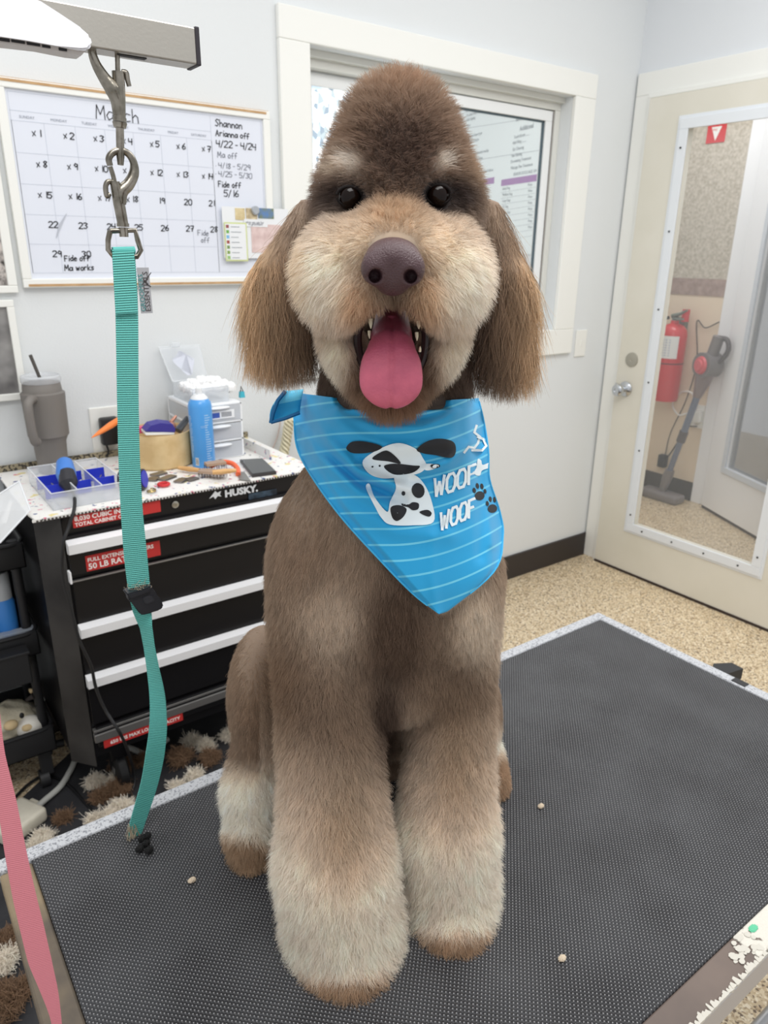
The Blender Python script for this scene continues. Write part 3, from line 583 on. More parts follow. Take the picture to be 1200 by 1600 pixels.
# three small drawers
dx1 = on_top(392, 717).x; dy0 = 1.945; dx0, dy1, dh = .752, 2.140, .165
du = thing('drawer_unit', 'small white and clear three-drawer plastic unit on the chest', 'drawer unit', ((dx0+dx1)/2, 2.04, ZL))
m_dw = mat('drawer_white', (236, 238, 240), .4); m = MB(); t_ = .006
m.box((dx0, dy0, ZL+dh-t_*1.6), (dx1, dy1, ZL+dh), .002); m.box((dx0, dy0, ZL), (dx1, dy1, ZL+t_), .002)
for x in (dx0, dx1-t_):
    for y in (dy0, dy1-t_): m.box((x, y, ZL), (x+t_, y+t_, ZL+dh), .001)
for k in (1, 2): m.box((dx0, dy0, ZL+dh*k/3-t_/2), (dx1, dy1, ZL+dh*k/3+t_/2), .001)
m.obj('frame', m_dw, du)
m = MB(); m.box((dx0+.001, dy0+t_, ZL), (dx0+.0025, dy1, ZL+dh)); m.box((dx1-.0025, dy0+t_, ZL), (dx1-.001, dy1, ZL+dh)); m.obj('side_panel', glass('frosted', (222, 226, 230), .55, .3), du)
for k in range(3):
    z0_ = ZL+k*dh/3+t_*.7; z1_ = ZL+(k+1)*dh/3-t_*.9
    m = MB(); m.box((dx0+t_, dy0-.002, z0_), (dx1-t_, dy0, z1_)); m.box((dx0+t_, dy0, z0_), (dx1-t_, dy1-.01, z0_+.002)); d = m.obj('drawer', glass('drawer_clear', (226, 230, 236), .45, .2), du)
    MB().ell(((dx0+dx1)/2, dy0-.006, z1_-.006), (.036, .010, .005), 20, 8).obj('drawer_pull', m_dw, d, True)
    c = [(224, 226, 232), (206, 180, 160), (204, 196, 190)][2-k]
    m = MB()
    for q_ in range(16): x = dx0+.022+q_*.0078; m.box((x, dy0+.003, z0_+.002), (x+.003, dy0+.006, z0_+.024+.005*random.random()))
    m.obj('contents', mat('contents_%d' % k, c, .6), d)['label'] = 'small items showing through the drawer front'
m = MB(); m.box((dx1-.112, dy0-.0034, ZL+dh-.044), (dx1-.026, dy0-.0022, ZL+dh-.020), .0005); st = m.obj('brand_label', m_dw, du)
MB().box((dx1-.098, dy0-.0038, ZL+dh-.040), (dx1-.072, dy0-.003, ZL+dh-.025)).obj('label_print', mat('label_blue', (62, 92, 176), .5), st)
m = MB(); [m.box((dx1-.066+k*.004, dy0-.0038, ZL+dh-.039), (dx1-.064+k*.004, dy0-.003, ZL+dh-.025)) for k in range(8)]; m.obj('barcode', mat('print_dark', (50, 60, 80), .6), st)
# clear box of cotton on top, lid open
Z2 = ZL+dh; bx = thing('cotton_box', 'clear plastic box heaped with white cotton, lid open, on the small drawers', 'box', (.83, 2.04, Z2))
m_cl2 = glass('box_clear', (236, 240, 244), .30, .15); x0_, x1_, y0_, y1_ = dx0+.012, dx1-.030, 1.965, 2.115; h_ = .045; m = MB()
m.box((x0_, y0_, Z2), (x1_, y1_, Z2+.002)); [m.box((a, y0_, Z2), (a+.002, y1_, Z2+h_)) for a in (x0_, x1_-.002)]; [m.box((x0_, a, Z2), (x1_, a+.002, Z2+h_)) for a in (y0_, y1_-.002)]; m.obj('tub', m_cl2, bx)
m = MB(); a, b_, c, d = Vector((x0_, y1_, Z2+h_)), Vector((x1_, y1_, Z2+h_)), Vector((x1_-.004, y1_+.038, Z2+.142)), Vector((x0_-.02, y1_+.038, Z2+.142)); nq = (b_-a).cross(d-a).normalized()
m.prism([a, b_, c, d], nq*.002); m.obj('open_lid', glass('box_lid', (234, 238, 242), .26, .15), bx)
m = MB(); m.tube([a, b_, c, d, a], .0022, 6); m.tube([Vector((x0_, y0_, Z2+h_)), Vector((x1_, y0_, Z2+h_)), b_], .0018, 6); m.obj('rim', glass('clear_rim', (240, 243, 246), .75, .2), bx)
MB().box((x0_+.02, d.y-.004, d.z-.002), (x0_+.045, d.y+.006, d.z+.012), .002).obj('clasp', m_cl2, bx)
cen = (a+b_+c+d)/4; ux_, uz_ = (b_-a).normalized(), ((d-a).normalized()); PP = [cen+ux_*math.cos(t)*(.030+.007*math.sin(3*t))+uz_*math.sin(t)*(.034+.006*math.cos(4*t)) for t in np.arange(0, 6.28, .35)]
MB().prism(PP, -nq*.002).obj('sticker', mat('sticker_white', (226, 228, 240), .5), bx)
m_cot = mat('cotton', (244, 244, 244), .95, bump=.8, bscale=120)
cb = 0
for i in range(17):
    x = x0_+.014+(i % 6)*.022+random.uniform(-.004, .004); y = y0_+.03+(i//6)*.036; z = Z2+.022+(.028 if i//6 == 1 else .014)*(1-abs((i % 6)-2.5)/5)+random.uniform(0, .012)
    t = bmesh.new(); bmesh.ops.create_icosphere(t, subdivisions=3, radius=1); s_ = random.uniform(.014, .019)
    for v in t.verts: v.co = v.co*(1+.14*math.sin(v.co.x*7+i)*math.cos(v.co.y*6+i)+.08*math.sin(v.co.z*11)); v.co = Vector((x, y, z))+v.co*s_
    m = MB(); m.join(t); tag(m.obj('cotton_ball', m_cot, None, True), 'white cotton ball heaped in the clear box on the small drawers', 'cotton ball', 'cotton balls in the clear box')
m = MB(); a = at(377, 618, 1, 2.0); z_ = Z2; m.prism([(a.x-.008, 1.99, z_), (a.x+.008, 1.99, z_), (a.x+.006, 1.99, z_+.018), (a.x-.006, 1.99, z_+.018)], (0, .012, 0)); bcp = m.obj('binder_clip', mat('clip_teal', (70, 180, 200), .4), None); tag(bcp, 'tiny black and teal clip on the corner of the small drawers', 'clip')
m = MB(); m.tube([(a.x-.004, 1.995, z_+.018), (a.x-.002, 1.995, z_+.034), (a.x+.004, 1.995, z_+.018)], .0016, 6); m.obj('clip_arm', mat('charger_black', (26, 26, 28), .4), bcp)
# phone, brushes, blades, rings
ph = [at(375, 722, 2, ZL+.001), at(410, 720, 2, ZL+.001), at(432, 741, 2, ZL+.001), at(394, 746, 2, ZL+.001)]
po = thing('smartphone', 'black smartphone lying at the right end of the chest', 'phone', tuple(sum(ph, Vector())/4))
MB().prism(ph, (0, 0, .008)).obj('case', mat('phone_case', (60, 56, 56), .4), po); cph = sum(ph, Vector())/4
MB().prism([cph+(p-cph)*.94+Vector((0, 0, .0078)) for p in ph], (0, 0, .0012)).obj('screen', mat('phone_screen', (44, 48, 52), .08, spec=.8), po)
m_wood = mat('light_wood', (220, 176, 120), .5, col2=(206, 160, 104), vscale=40); 
def slicker(label, h0, h1, b0, b1, grp='wood handled slicker brushes'):
    o = thing('slicker_brush', label, 'brush', (h0.x, h0.y, ZL), grp)
    MB().tube([h0, h0.lerp(h1, .5), h1], [.005, .0075, .006], 12).obj('handle', m_wood, o, True)
    d = (b1-b0).normalized(); s_ = Vector((-d.y, d.x, 0))*.022; m = MB(); m.prism([b0-s_*.5, b0+s_*.8, b1+s_*.8, b1-s_*.5], (0, 0, .007)); hd = m.obj('head', mat('brush_head', (176, 150, 128), .5), o)
    m = MB()
    for i in range(9):
        for j in range(4): p = b0.lerp(b1, i/8)-s_*.4+s_*1.1*(j/3); m.tube([p, p+Vector((random.uniform(-.003, .003), random.uniform(-.003, .003), -.012))], [.0012, .0004], 5)
    m.obj('bristles', mat('bristle_dark', (88, 74, 66), .8), hd)
slicker('wooden-handled slicker brush, its handle pointing left beneath the other brush', at(279, 731, 2, ZL+.012), at(312, 735, 2, ZL+.012), at(312, 738, 2, ZL+.014), at(350, 741, 2, ZL+.014))
slicker('wooden-handled slicker brush lying nearest the phone', at(369, 735, 2, ZL+.030), at(332, 738, 2, ZL+.030), at(322, 728, 2, ZL+.026), at(352, 724, 2, ZL+.026))
m = MB(); m.tube(spline([at(330, 728, 2, ZL+.024), at(345, 722, 2, ZL+.022), at(362, 724, 2, ZL+.020), at(371, 732, 2, ZL+.014), at(372, 741, 2, ZL+.007)]), .007, 10)
tag(m.obj('dematting_tool', mat('orange_grip', (240, 112, 70), .4), None, True), 'curved orange tool handle between the wooden brushes and the phone', 'grooming tool')
tag(MB().prism([at(370, 738, 2, ZL+.002), at(382, 738, 2, ZL+.002), at(392, 752, 2, ZL+.002), at(374, 750, 2, ZL+.002)], (0, 0, .002)).obj('metal_comb', mat('comb_grey', (150, 148, 144), .35, .7), None), 'flat grey metal comb piece beside the phone', 'comb')
for i, (x, y, a, s_) in enumerate(((248, 742, .3, 1), (262, 748, .5, 1.15), (284, 752, .7, .9), (300, 750, .3, .75), (240, 750, .9, .8))):
    p = on_top(x, y); m = MB(Matrix.Translation(p) @ Matrix.Rotation(a, 4, 'Z')); m.box((-.022*s_, -.011, 0), (.022*s_, .011, .005), .001); m.box((-.018*s_, .011, .002), (.018*s_, .016, .004))
    for k in range(7): m.box((-.019*s_+k*.0057*s_, -.0145, .001), (-.0165*s_+k*.0057*s_, -.011, .003))
    o = m.obj('clipper_blade', mat('blade_steel', (142, 138, 134), .3, .8), None)
    tag(o, ['grey clipper blade nearest the large bamboo bowl', 'largest grey clipper blade, behind the red ring', 'grey clipper blade just right of the red ring', 'smallest grey clipper blade, left of the brushes', 'grey clipper blade beside the blue round scissor case'][i], 'clipper blade', 'clipper blades on the liner')
p = on_top(256, 760); m = MB(); m.tube([p+Vector((math.cos(a)*.013, math.sin(a)*.013, .006)) for a in np.arange(0, 6.4, .3)], .0042, 8); tag(m.obj('red_ring', mat('ring_red', (206, 48, 52), .4), None, True), 'red plastic ring on the liner at the front edge', 'ring')
p = at(208, 755, 1, 1.80); rg = thing('round_case', 'round dark case with a blue face behind the teal strap', 'case', (p.x, p.y, ZL))
cy_ = Vector((.8, -.6, .1)).normalized(); q_ = Vector((p.x, p.y, ZL+.027)); MB().tube([q_-cy_*.03, q_+cy_*.03], .026, 28).obj('case', mat('case_dark', (50, 52, 60), .4), rg, True); MB().tube([q_+cy_*.03, q_+cy_*.032], .022, 28).obj('face', mat('face_blue', (50, 62, 190), .3), rg, True)
p = on_top(237, 770); m = MB()
for k in range(6): a = k*1.05; m.tube([p+Vector((math.cos(a+t)*.010, math.sin(a+t)*.012, .003+k*.001)) for t in np.arange(0, 3, .5)], .0018, 6)
tag(m.obj('key_charm', mat('gold_metal', (178, 160, 110), .3, .8), None, True), 'small gold and silver chain pieces beside the blue faced case', 'chain')
# cream cable bundle right of the chest
m = MB(); P = spline([at(452, 655, 1, 2.12), at(447, 690, 1, 2.12), at(440, 730, 1, 2.11), at(436, 800, 1, 2.11), at(432, 900, 1, 2.10)])
m.tube(P, .012, 10)
for k in range(5): m.tube([p_+Vector((.014*math.cos(i*.9+k*1.3), .012*math.sin(i*.9+k*1.3), 0)) for i, p_ in enumerate(P)], .005, 6)
tag(m.obj('cable_bundle', mat('cream_cable', (214, 206, 178), .6), None, True), 'cream twisted cable bundle hanging on the wall beside the dog shoulder', 'cable')
tag(MB().tube(spline([at(441, 640, 1, 2.15), at(434, 680, 1, 2.15), at(424, 705, 1, 2.15), at(419, 716, 1, 2.14)]), .0022, 6).obj('thin_wire', mat('wire_pink', (206, 186, 180), .5), None, True), 'thin pale wire on the wall right of the drawer unit', 'wire')

# ---- whiteboard calendar
WB = thing('whiteboard_calendar', 'white framed dry-erase calendar board headed March with handwritten notes', 'calendar', (.78, YB, 1.35))
bx0, bx1, bz0, bz1 = .402, 1.138, 1.347, 1.832; m = MB(); f_ = .022
m.ring(bx0, bx1, bz0, bz1, f_, f_, f_, f_, YB-.020, YB-.001)
m.obj('frame', m_trim, WB)
m = MB(); m.box((bx0+.004, YB-.019, bz1-.0005), (bx1-.004, YB-.006, bz1+.001)); m.box((bx0+.012, YB-.0212, bz1-.009), (bx1-.012, YB-.0195, bz1-.003)); m.box((bx0+.012, YB-.0212, bz0+.003), (bx1-.012, YB-.0195, bz0+.009)); m.obj('wood_edge', mat('wood_edge', (196, 160, 116), .6, col2=(180, 142, 98), vscale=30), WB)
MB().box((bx0+f_, YB-.012, bz0+f_), (bx1-f_, YB-.006, bz1-f_)).obj('board', mat('board_white', (222, 226, 236), .25, spec=.5), WB)
yb = YB-.0124; gx0, gx1, gz1, gz0 = .430, .952, 1.740, 1.383; cw_ = (gx1-gx0)/7; rh = (gz1-gz0)/5
m = MB(); lt = .0009
def hl_(x0, x1, z): m.box((x0, yb, z), (x1, yb+.0004, z+lt))
def vl_(x, z0, z1): m.box((x, yb, z0), (x+lt, yb+.0004, z1))
for k in range(6): hl_(gx0, gx1, gz0+k*rh)
hl_(gx0, gx1, gz1+.022); hl_(gx0, bx1-f_-.004, bz1-f_-.007)
for k in range(8): vl_(gx0+k*cw_, gz0, gz1)
vl_(gx1, gz0, bz1-f_-.007); vl_(gx0, gz0, bz1-f_-.007); vl_(bx1-f_-.006, gz0, bz1-f_-.007); hl_(gx1, bx1-f_-.006, gz0)
m.obj('printed_grid', mat('grid_grey', (188, 194, 206), .5), WB)
m = MB()
for k, s in enumerate('SUNDAY MONDAY TUESDAY WEDNESDAY THURSDAY FRIDAY SATURDAY'.split()): m.text(s, frame((gx0+(k+.5)*cw_, yb-.0003, gz1+.007), (1, 0, 0), (0, 0, 1)), .009, .0001, 'CENTER')
m.obj('weekday_names', mat('grid_ink', (150, 156, 168), .5), WB)
def write(m, s, x, z, h, wd=.0024, slope=0):
    for st in strokes(s, h):
        for r_ in ribbon(st, wd): m.poly([(x+p[0], yb-.0008, z+p[1]+p[0]*slope) for p in r_])
m = MB()
for n in range(1, 31):
    c, r_ = (n-1) % 7, (n-1)//7; s = str(n); xx = gx0+(c+1)*cw_-.018*(1 if len(s) == 2 else .7)-.004; zz = gz1-r_*rh-.030
    write(m, s, xx+.002, zz, .0145)
    if n <= 18: write(m, 'x', xx-.014, zz-.001, .014, .0018, .1)
a = at(150, 186, 1, yb); write(m, 'March', a.x, a.z+.002, .032, .0022, -.02)
for (x, y, s, h) in ((336, 197, 'Shannon', .0175), (337, 212, 'Arianna off', .0150), (338, 229, '4/22 - 4/24', .0165), (341, 292, 'Fide off', .0150), (350, 307, '5/16', .0175)):
    a = at(x, y, 1, yb); write(m, s, a.x, a.z, h, .0023)
for (x, y, s, h) in ((101, 408, 'Fide off', .0135), (101, 423, 'Ma works', .0145)): a = at(x, y, 1, yb); write(m, s, a.x, a.z, h, .0023, .02)
m.obj('handwriting', mat('marker_black', (28, 28, 34), .6), WB)
m = MB()
for (x, y, s, h) in ((340, 246, 'Ma off', .0155), (337, 262, '. 4/18 - 5/29', .0140), (337, 275, '. 4/25 - 5/30', .0140), (309, 368, 'Fide', .0145), (314, 379, 'off', .0140)): a = at(x, y, 1, yb); write(m, s, a.x, a.z, h, .0015)
m.obj('faint_handwriting', mat('marker_grey', (104, 108, 120), .6), WB)
m = MB(); a, b_, c = at(88, 372, 1, yb-.001), at(94, 352, 1, yb-.001), at(104, 334, 1, yb-.001); m.tube([a, b_, c], [.001, .004, .001], 6, flat=(Vector((0, 1, 0)), .05)); m.obj('marker_smudge', mat('smudge', (184, 188, 198), .6), WB)
# papers pinned to the board
pc = thing('photo_collage_sheet', 'white printed sheet with small photos pinned over the calendar corner', 'paper', (1.05, YB-.024, 1.42))
def q4(x0, y0, x1, y1, yy): a = at(x0, y0, 1, yy); b_ = at(x1, y1, 1, yy); return (a.x, min(a.z, b_.z)), (b_.x, max(a.z, b_.z))
yp = YB-.0225; (xa, za), (xb, zb) = q4(346, 322, 452, 404, yp); MB().box((xa, yp, za), (xb, yp+.0008, zb)).obj('sheet', mat('paper_white', (230, 232, 234), .7), pc)
for (x0, y0, x1, y1, c1, c2, nm) in ((367, 325, 383, 344, (224, 208, 166), (196, 176, 130), 'photo_print'), (384, 325, 402, 343, (222, 206, 170), (150, 130, 100), 'photo_print'), (403, 325, 428, 342, (120, 130, 90), (90, 130, 190), 'photo_print'), (392, 350, 440, 395, (226, 204, 200), (206, 180, 176), 'photo_print')):
    (xa, za), (xb, zb) = q4(x0, y0, x1, y1, yp-.001); MB().box((xa, yp-.0012, za), (xb, yp-.0004, zb)).obj(nm, mat('photo_%d%d' % (x0, y0), c1, .4, col2=c2, vscale=40), pc)
a = at(383, 351, 1, yp-.001); (xa, za), (xb, zb) = q4(381, 342, 418, 355, yp-.001); cpn = MB().box((xa, yp-.0022, za), (xb, yp-.0014, zb)).obj('caption', mat('paper_white', (230, 232, 234), .7), pc)
MB().text('what we ask for', frame((xa+.004, yp-.0026, zb-.012), (1, 0, 0), (0, 0, 1)), .0095, .0001).text('in groomers', frame((xa+.014, yp-.0026, za+.004), (1, 0, 0), (0, 0, 1)), .0095, .0001).obj('lettering', mat('marker_grey', (104, 108, 120), .6), cpn)
pl_ = thing('checklist_sheet', 'narrow checklist with coloured squares and a green border, pinned on the calendar', 'paper', (1.0, YB-.026, 1.42))
yq = YB-.0255; (xa, za), (xb, zb) = q4(350, 347, 388, 408, yq); MB().box((xa, yq, za), (xb, yq+.0008, zb)).obj('sheet', mat('paper_green', (206, 214, 150), .7), pl_)
MB().box((xa+.003, yq-.0006, za+.004), (xb-.004, yq, zb-.004)).obj('page', mat('paper_white', (230, 232, 234), .7), pl_)
for k, c in enumerate(((150, 84, 84), (110, 170, 80), (120, 180, 220), (160, 80, 70), (120, 150, 90), (130, 160, 80), (150, 190, 110))): MB().box((xa+.005, yq-.0012, zb-.016-k*.0145), (xa+.014, yq-.0007, zb-.007-k*.0145)).obj('icon', mat('icon_%d' % k, c, .5), pl_)
m = MB()
for k in range(7): m.box((xa+.020, yq-.0012, zb-.013-k*.0145), (xa+.048+.006*math.sin(k*2), yq-.0007, zb-.0115-k*.0145))
m.obj('printed_lines', mat('poster_ink', (128, 134, 142), .7), pl_)
a = at(398, 329, 1, yq); tag(MB().lathe([(.0005, -.012), (.010, -.012), (.0125, -.009), (.0125, -.002), (.0005, -.002)], (a.x, yq+.001, a.z), 24, 'y').obj('round_magnet', mat('magnet_silver', (186, 190, 194), .3, .7), None, True), 'round silver magnet holding the papers on the calendar', 'magnet')

# ---- pictures at the left
pf = thing('dog_photo_frame', 'white framed black and white photograph low at the left edge of the wall', 'picture', (.27, YB, 1.06))
fx0, fx1, fz0, fz1 = .02, .372, 1.058, 1.318; m = MB(); f_ = .018
m.ring(fx0, fx1, fz0, fz1, f_, f_, f_, f_, YB-.018, YB-.001)
m.obj('frame', m_trim, pf)
MB().box((fx0+f_, YB-.008, fz0+f_), (fx1-f_, YB-.004, fz1-f_)).obj('photograph', mat('bw_photo', (62, 60, 62), .35, col2=(158, 156, 154), vscale=9, detail=3), pf)
pf = thing('patterned_print_frame', 'white framed black and white patterned print, cut off by the left edge above the photograph', 'picture', (.2, YB, 1.35))
fx0, fx1, fz0, fz1 = .02, .388, 1.335, 1.83
m = MB()
m.ring(fx0, fx1, fz0, fz1, f_, .022, f_, f_, YB-.018, YB-.001)
m.obj('frame', m_trim, pf)
MB().box((fx0+f_, YB-.008, fz0+f_), (fx1-.022, YB-.004, fz1-f_)).obj('print', mat('bw_print', (70, 66, 64), .35, col2=(214, 206, 200), vscale=60, detail=3), pf)

# ---- black cart at the left
ct = thing('utility_cart', 'black three-tier plastic utility cart at the left edge of the photo', 'cart', (.1, 2.02, 0))
m_cart = mat('cart_black', (34, 34, 36), .5)
cx0, cx1, cy0, cy1 = -.10, .262, 1.885, 2.145
for zr, hh in ((.750, .065), (.500, .065), (.205, .075)):
    m = MB(); t_ = .004
    m.box((cx0, cy0, zr-hh), (cx1, cy1, zr-hh+t_), .001); m.box((cx0, cy0, zr-hh), (cx1, cy0+t_, zr), .001); m.box((cx0, cy1-t_, zr-hh), (cx1, cy1, zr), .001); m.box((cx0, cy0, zr-hh), (cx0+t_, cy1, zr), .001); m.box((cx1-t_, cy0, zr-hh), (cx1, cy1, zr), .001)
    m.tube([(cx0, cy0, zr), (cx1-.03, cy0, zr), (cx1-.008, cy0+.008, zr), (cx1, cy0+.03, zr), (cx1, cy1, zr)], .006, 8)
    m.obj('tray', m_cart, ct, True)
for x, y in ((cx0+.02, cy0+.02), (cx1-.02, cy0+.035), (cx0+.02, cy1-.02), (cx1-.02, cy1-.02)):
    MB().cyl((x, y, .10), (x, y, .75), .012).obj('post', m_cart, ct, True); MB().lathe([(.004, -.012), (.026, -.012), (.026, .012), (.004, .012)], (x-.02, y, .0262), 20, 'x').obj('wheel', m_cart, ct, True); MB().box((x-.026, y-.012, .04), (x+.006, y+.012, .132), .002).obj('wheel_fork', m_cart, ct)
b0 = at(10, 975, 1, 1.95); b0 = Vector((b0.x, 1.95, .4405)); bt = thing('blue_bottle', 'blue bottle with grey cap standing in the middle tier of the cart', 'bottle', b0)
MB().lathe([(.026, 0), (.029, .004), (.029, .135), (.024, .15)], b0, 28).obj('bottle', mat('bottle_blue', (58, 128, 204), .35), bt, True); MB().lathe([(.0255, .149), (.0255, .215), (.022, .222), (.001, .222)], b0, 28).obj('cap', mat('cap_grey', (176, 180, 184), .4), bt, True)
c0 = at(22, 985, 1, 1.93); m = MB(); m.box((c0.x-.05, 1.90, .458), (c0.x+.045, 1.925, .505), .002); tag(m.obj('clear_container', glass('frost_box', (190, 198, 208), .5, .25), None), 'small clear lidded container in front of the blue bottle in the cart', 'container')
c0 = at(0, 1040, 1, 1.83); cbx = thing('hanging_bin', 'black plastic bin clipped outside the cart beside the blue bottle', 'bin', (c0.x, 1.85, .39)); a, b_ = at(-30, 1060, 1, 1.84), at(38, 985, 1, 1.84); m = MB(); m.box((a.x, 1.835, .385), (b_.x, 1.875, .475), .004); m.obj('bin', m_cart, cbx); MB().box((a.x, 1.832, .470), (b_.x+.003, 1.878, .478), .002).obj('rim', m_cart, cbx)
# plush sheep
s0 = at(28, 1112, 1, 1.965); sp_ = thing('plush_sheep', 'cream plush toy sheep lying in the bottom tier of the cart', 'plush toy', (s0.x, 1.965, .14))
m_pl = mat('plush_cream', (222, 214, 192), .95, bump=1, bscale=140, col2=(206, 196, 170), vscale=40); m_pf = mat('plush_face', (236, 232, 222), .9); m_pt = mat('plush_tan', (212, 188, 146), .9)
m = MB(); m.join(blob((s0.x-.02, 1.985, .196), (.072, .06, .062), 1, .09)); m.join(blob((s0.x+.02, 1.985, .185), (.05, .05, .05), 3, .09)); m.obj('body', m_pl, sp_, True)
hx_ = at(40, 1110, 1, 1.93); MB().join; m = MB(); m.join(blob((hx_.x+.004, 1.93, .198), (.036, .030, .034), 2, .01)); hd = m.obj('head', m_pf, sp_, True)
MB().ell(at(34, 1118, 1, 1.902), (.006, .004, .009)).obj('eye', mat('charger_black', (26, 26, 28), .4), hd, True)
MB().tube([at(45, 1099, 1, 1.905), at(51, 1104, 1, 1.903), at(58, 1103, 1, 1.905)], .0012, 6).obj('mouth_stitch', mat('charger_black', (26, 26, 28), .4), hd)
MB().tube([at(47, 1080, 1, 1.93), at(56, 1076, 1, 1.925)], [.008, .002], 8).obj('ear', m_pt, hd, True); MB().tube([at(41, 1094, 1, 1.905), at(52, 1088, 1, 1.90)], [.004, .008], 8).obj('ear', mat('ear_dark', (52, 46, 44), .9), hd, True)
for (x, y) in ((17, 1133), (44, 1136)): MB().join; m = MB(); m.join(blob(at(x, y, 1, 1.915), (.018, .014, .014), 4, .02)); m.obj('hoof', m_pt, sp_, True)

# ---- dark floor mat, cable cover, hoses and loose hair under the chest
mt = MB().prism([(-.6, 1.30, .0), (.33, 2.035, 0), (1.3, 2.06, 0), (1.5, 1.30, 0), (1.3, .9, 0), (-.6, .9, 0)], (0, 0, .006))
tag(mt.obj('floor_mat', mat('floor_mat_black', (44, 44, 47), .6, bump=.4, bscale=90, col2=(54, 54, 57), vscale=14), None), 'large black rubber floor mat beneath the tool chest and grooming table', 'mat')
a = at(38, 1278, 2, .03); pw = thing('power_brick', 'dusty white power adapter box on the floor mat, left of the chest', 'power adapter', (a.x, a.y, .006))
Rz = Matrix.Translation((a.x-.02, a.y, .006)) @ Matrix.Rotation(math.radians(28), 4, 'Z')
MB(Rz).box((-.06, -.05, 0), (.06, .05, .045), .012, 4).obj('housing', mat('aged_white', (214, 208, 192), .5, col2=(198, 192, 176), vscale=20), pw, True); MB(Rz).box((.055, .01, .004), (.082, .04, .022), .004).obj('tab', mat('aged_white', (214, 208, 192), .5), pw)
MB(Rz).box((.0605, -.03, .015), (.0615, -.018, .028)).obj('vent_hole', mat('charger_black', (26, 26, 28), .4), pw)
tag(MB().tube(spline([at(50, 1268, 2, .03), at(68, 1252, 2, .02), at(95, 1228, 2, .016), at(112, 1200, 2, .016), at(122, 1180, 2, .016), at(150, 1160, 2, .014), at(200, 1168, 2, .014), at(232, 1178, 2, .014), at(262, 1155, 2, .014)]), .0085, 10).obj('white_hose', mat('hose_grey', (196, 196, 190), .5), None, True), 'pale grey hose running from the power adapter to beneath the tool chest', 'hose')
tag(MB().tube(spline([at(40, 1340, 2, .012), at(60, 1318, 2, .012), at(100, 1322, 2, .012), at(140, 1300, 2, .012), at(185, 1272, 2, .012)]), .004, 8).obj('black_cable', mat('cord_black', (24, 24, 26), .5), None, True), 'black cable lying on the mat just behind the grooming table', 'cable')
m = MB(); q_ = at(40, 1170, 2, .03); m.tube(spline([(q_.x-.2, q_.y-.02, .02), (q_.x, q_.y, .02), at(100, 1160, 2, .02)]), .012, 10); tag(m.obj('black_pipe', m_cart, None, True), 'black flexible pipe on the floor below the cart', 'pipe')
a = at(42, 1105, 2, .1); q_ = at(41, 1162, 2, .012); m = MB(); m.join(blob((q_.x, q_.y, .022), (.016, .012, .016), 2, .1)); tag(m.obj('foil_scrap', mat('foil', (190, 190, 186), .25, .9), None, True), 'crumpled silver scrap on the floor under the cart', 'scrap')
m_tuft = bpy.data.materials.new('loose_hair'); m_tuft.use_nodes = True; N = m_tuft.node_tree.nodes; _q = N.new('ShaderNodeAttribute'); _q.attribute_name = 'coat'
m_tuft.node_tree.links.new(_q.outputs['Color'], N['Principled BSDF'].inputs['Base Color']); N['Principled BSDF'].inputs['Roughness'].default_value = .7
def tuft(c, rx, ry, rz, colr, label, seed, n=1400, mc=None):
    'a clump of cut hair: lumpy core with curled strands'
    r_ = np.random.default_rng(seed); m = MB(); m.join(blob((c.x, c.y, c.z+rz*.55), (rx*.62, ry*.62, rz*.45), seed, .3))
    o = m.obj('hair_clump', mat('tuft_%d%d%d' % colr, colr, .9, bump=1, bscale=200), None, True); tag(o, label, 'hair clump', 'cut hair on the floor')
    ph = r_.random(n)*6.283; ct_ = r_.random(n); st_ = np.sqrt(1-ct_**2)
    nr = np.stack([np.cos(ph)*st_, np.sin(ph)*st_, ct_], 1); base = nr*np.array((rx, ry, rz))*.8*(.55+.6*r_.random((n, 1)))*(1+.35*np.sin(ph*3+seed))[:, None]
    d = nr+r_.normal(0, .6, (n, 3)); d /= np.linalg.norm(d, axis=1)[:, None]; l_ = (.005+.015*r_.random(n)**2)[:, None, None]
    t = np.linspace(0, 1, 5)[None, :, None]; s_ = r_.normal(0, 1, (n, 1, 3)); cv = base[:, None]+d[:, None]*l_*t+s_*l_*.5*np.sin(t*4.2)
    cv[:, :, 2] = np.maximum(cv[:, :, 2], -rz*.5)
    cc_ = np.array(lin(colr))[None]*(.75+.5*r_.random((n, 1)))
    hc = bpy.data.hair_curves.new('strands'); hc.add_curves([5]*n); hc.points.foreach_set('position', (cv+np.array((0, 0, rz*.55))).astype(np.float32).ravel())
    ra = hc.attributes.get('radius') or hc.attributes.new('radius', 'FLOAT', 'POINT'); ra.data.foreach_set('value', np.full(n*5, .00042, np.float32))
    ca = hc.attributes.new('coat', 'FLOAT_COLOR', 'CURVE'); ca.data.foreach_set('color', np.concatenate([np.clip(cc_, 0, 1), np.ones((n, 1))], 1).astype(np.float32).ravel())
    hc.materials.append(m_tuft); h = bpy.data.objects.new('strands', hc); COL.objects.link(h); h.parent = o
BR, CR = (128, 100, 76), (238, 228, 212)
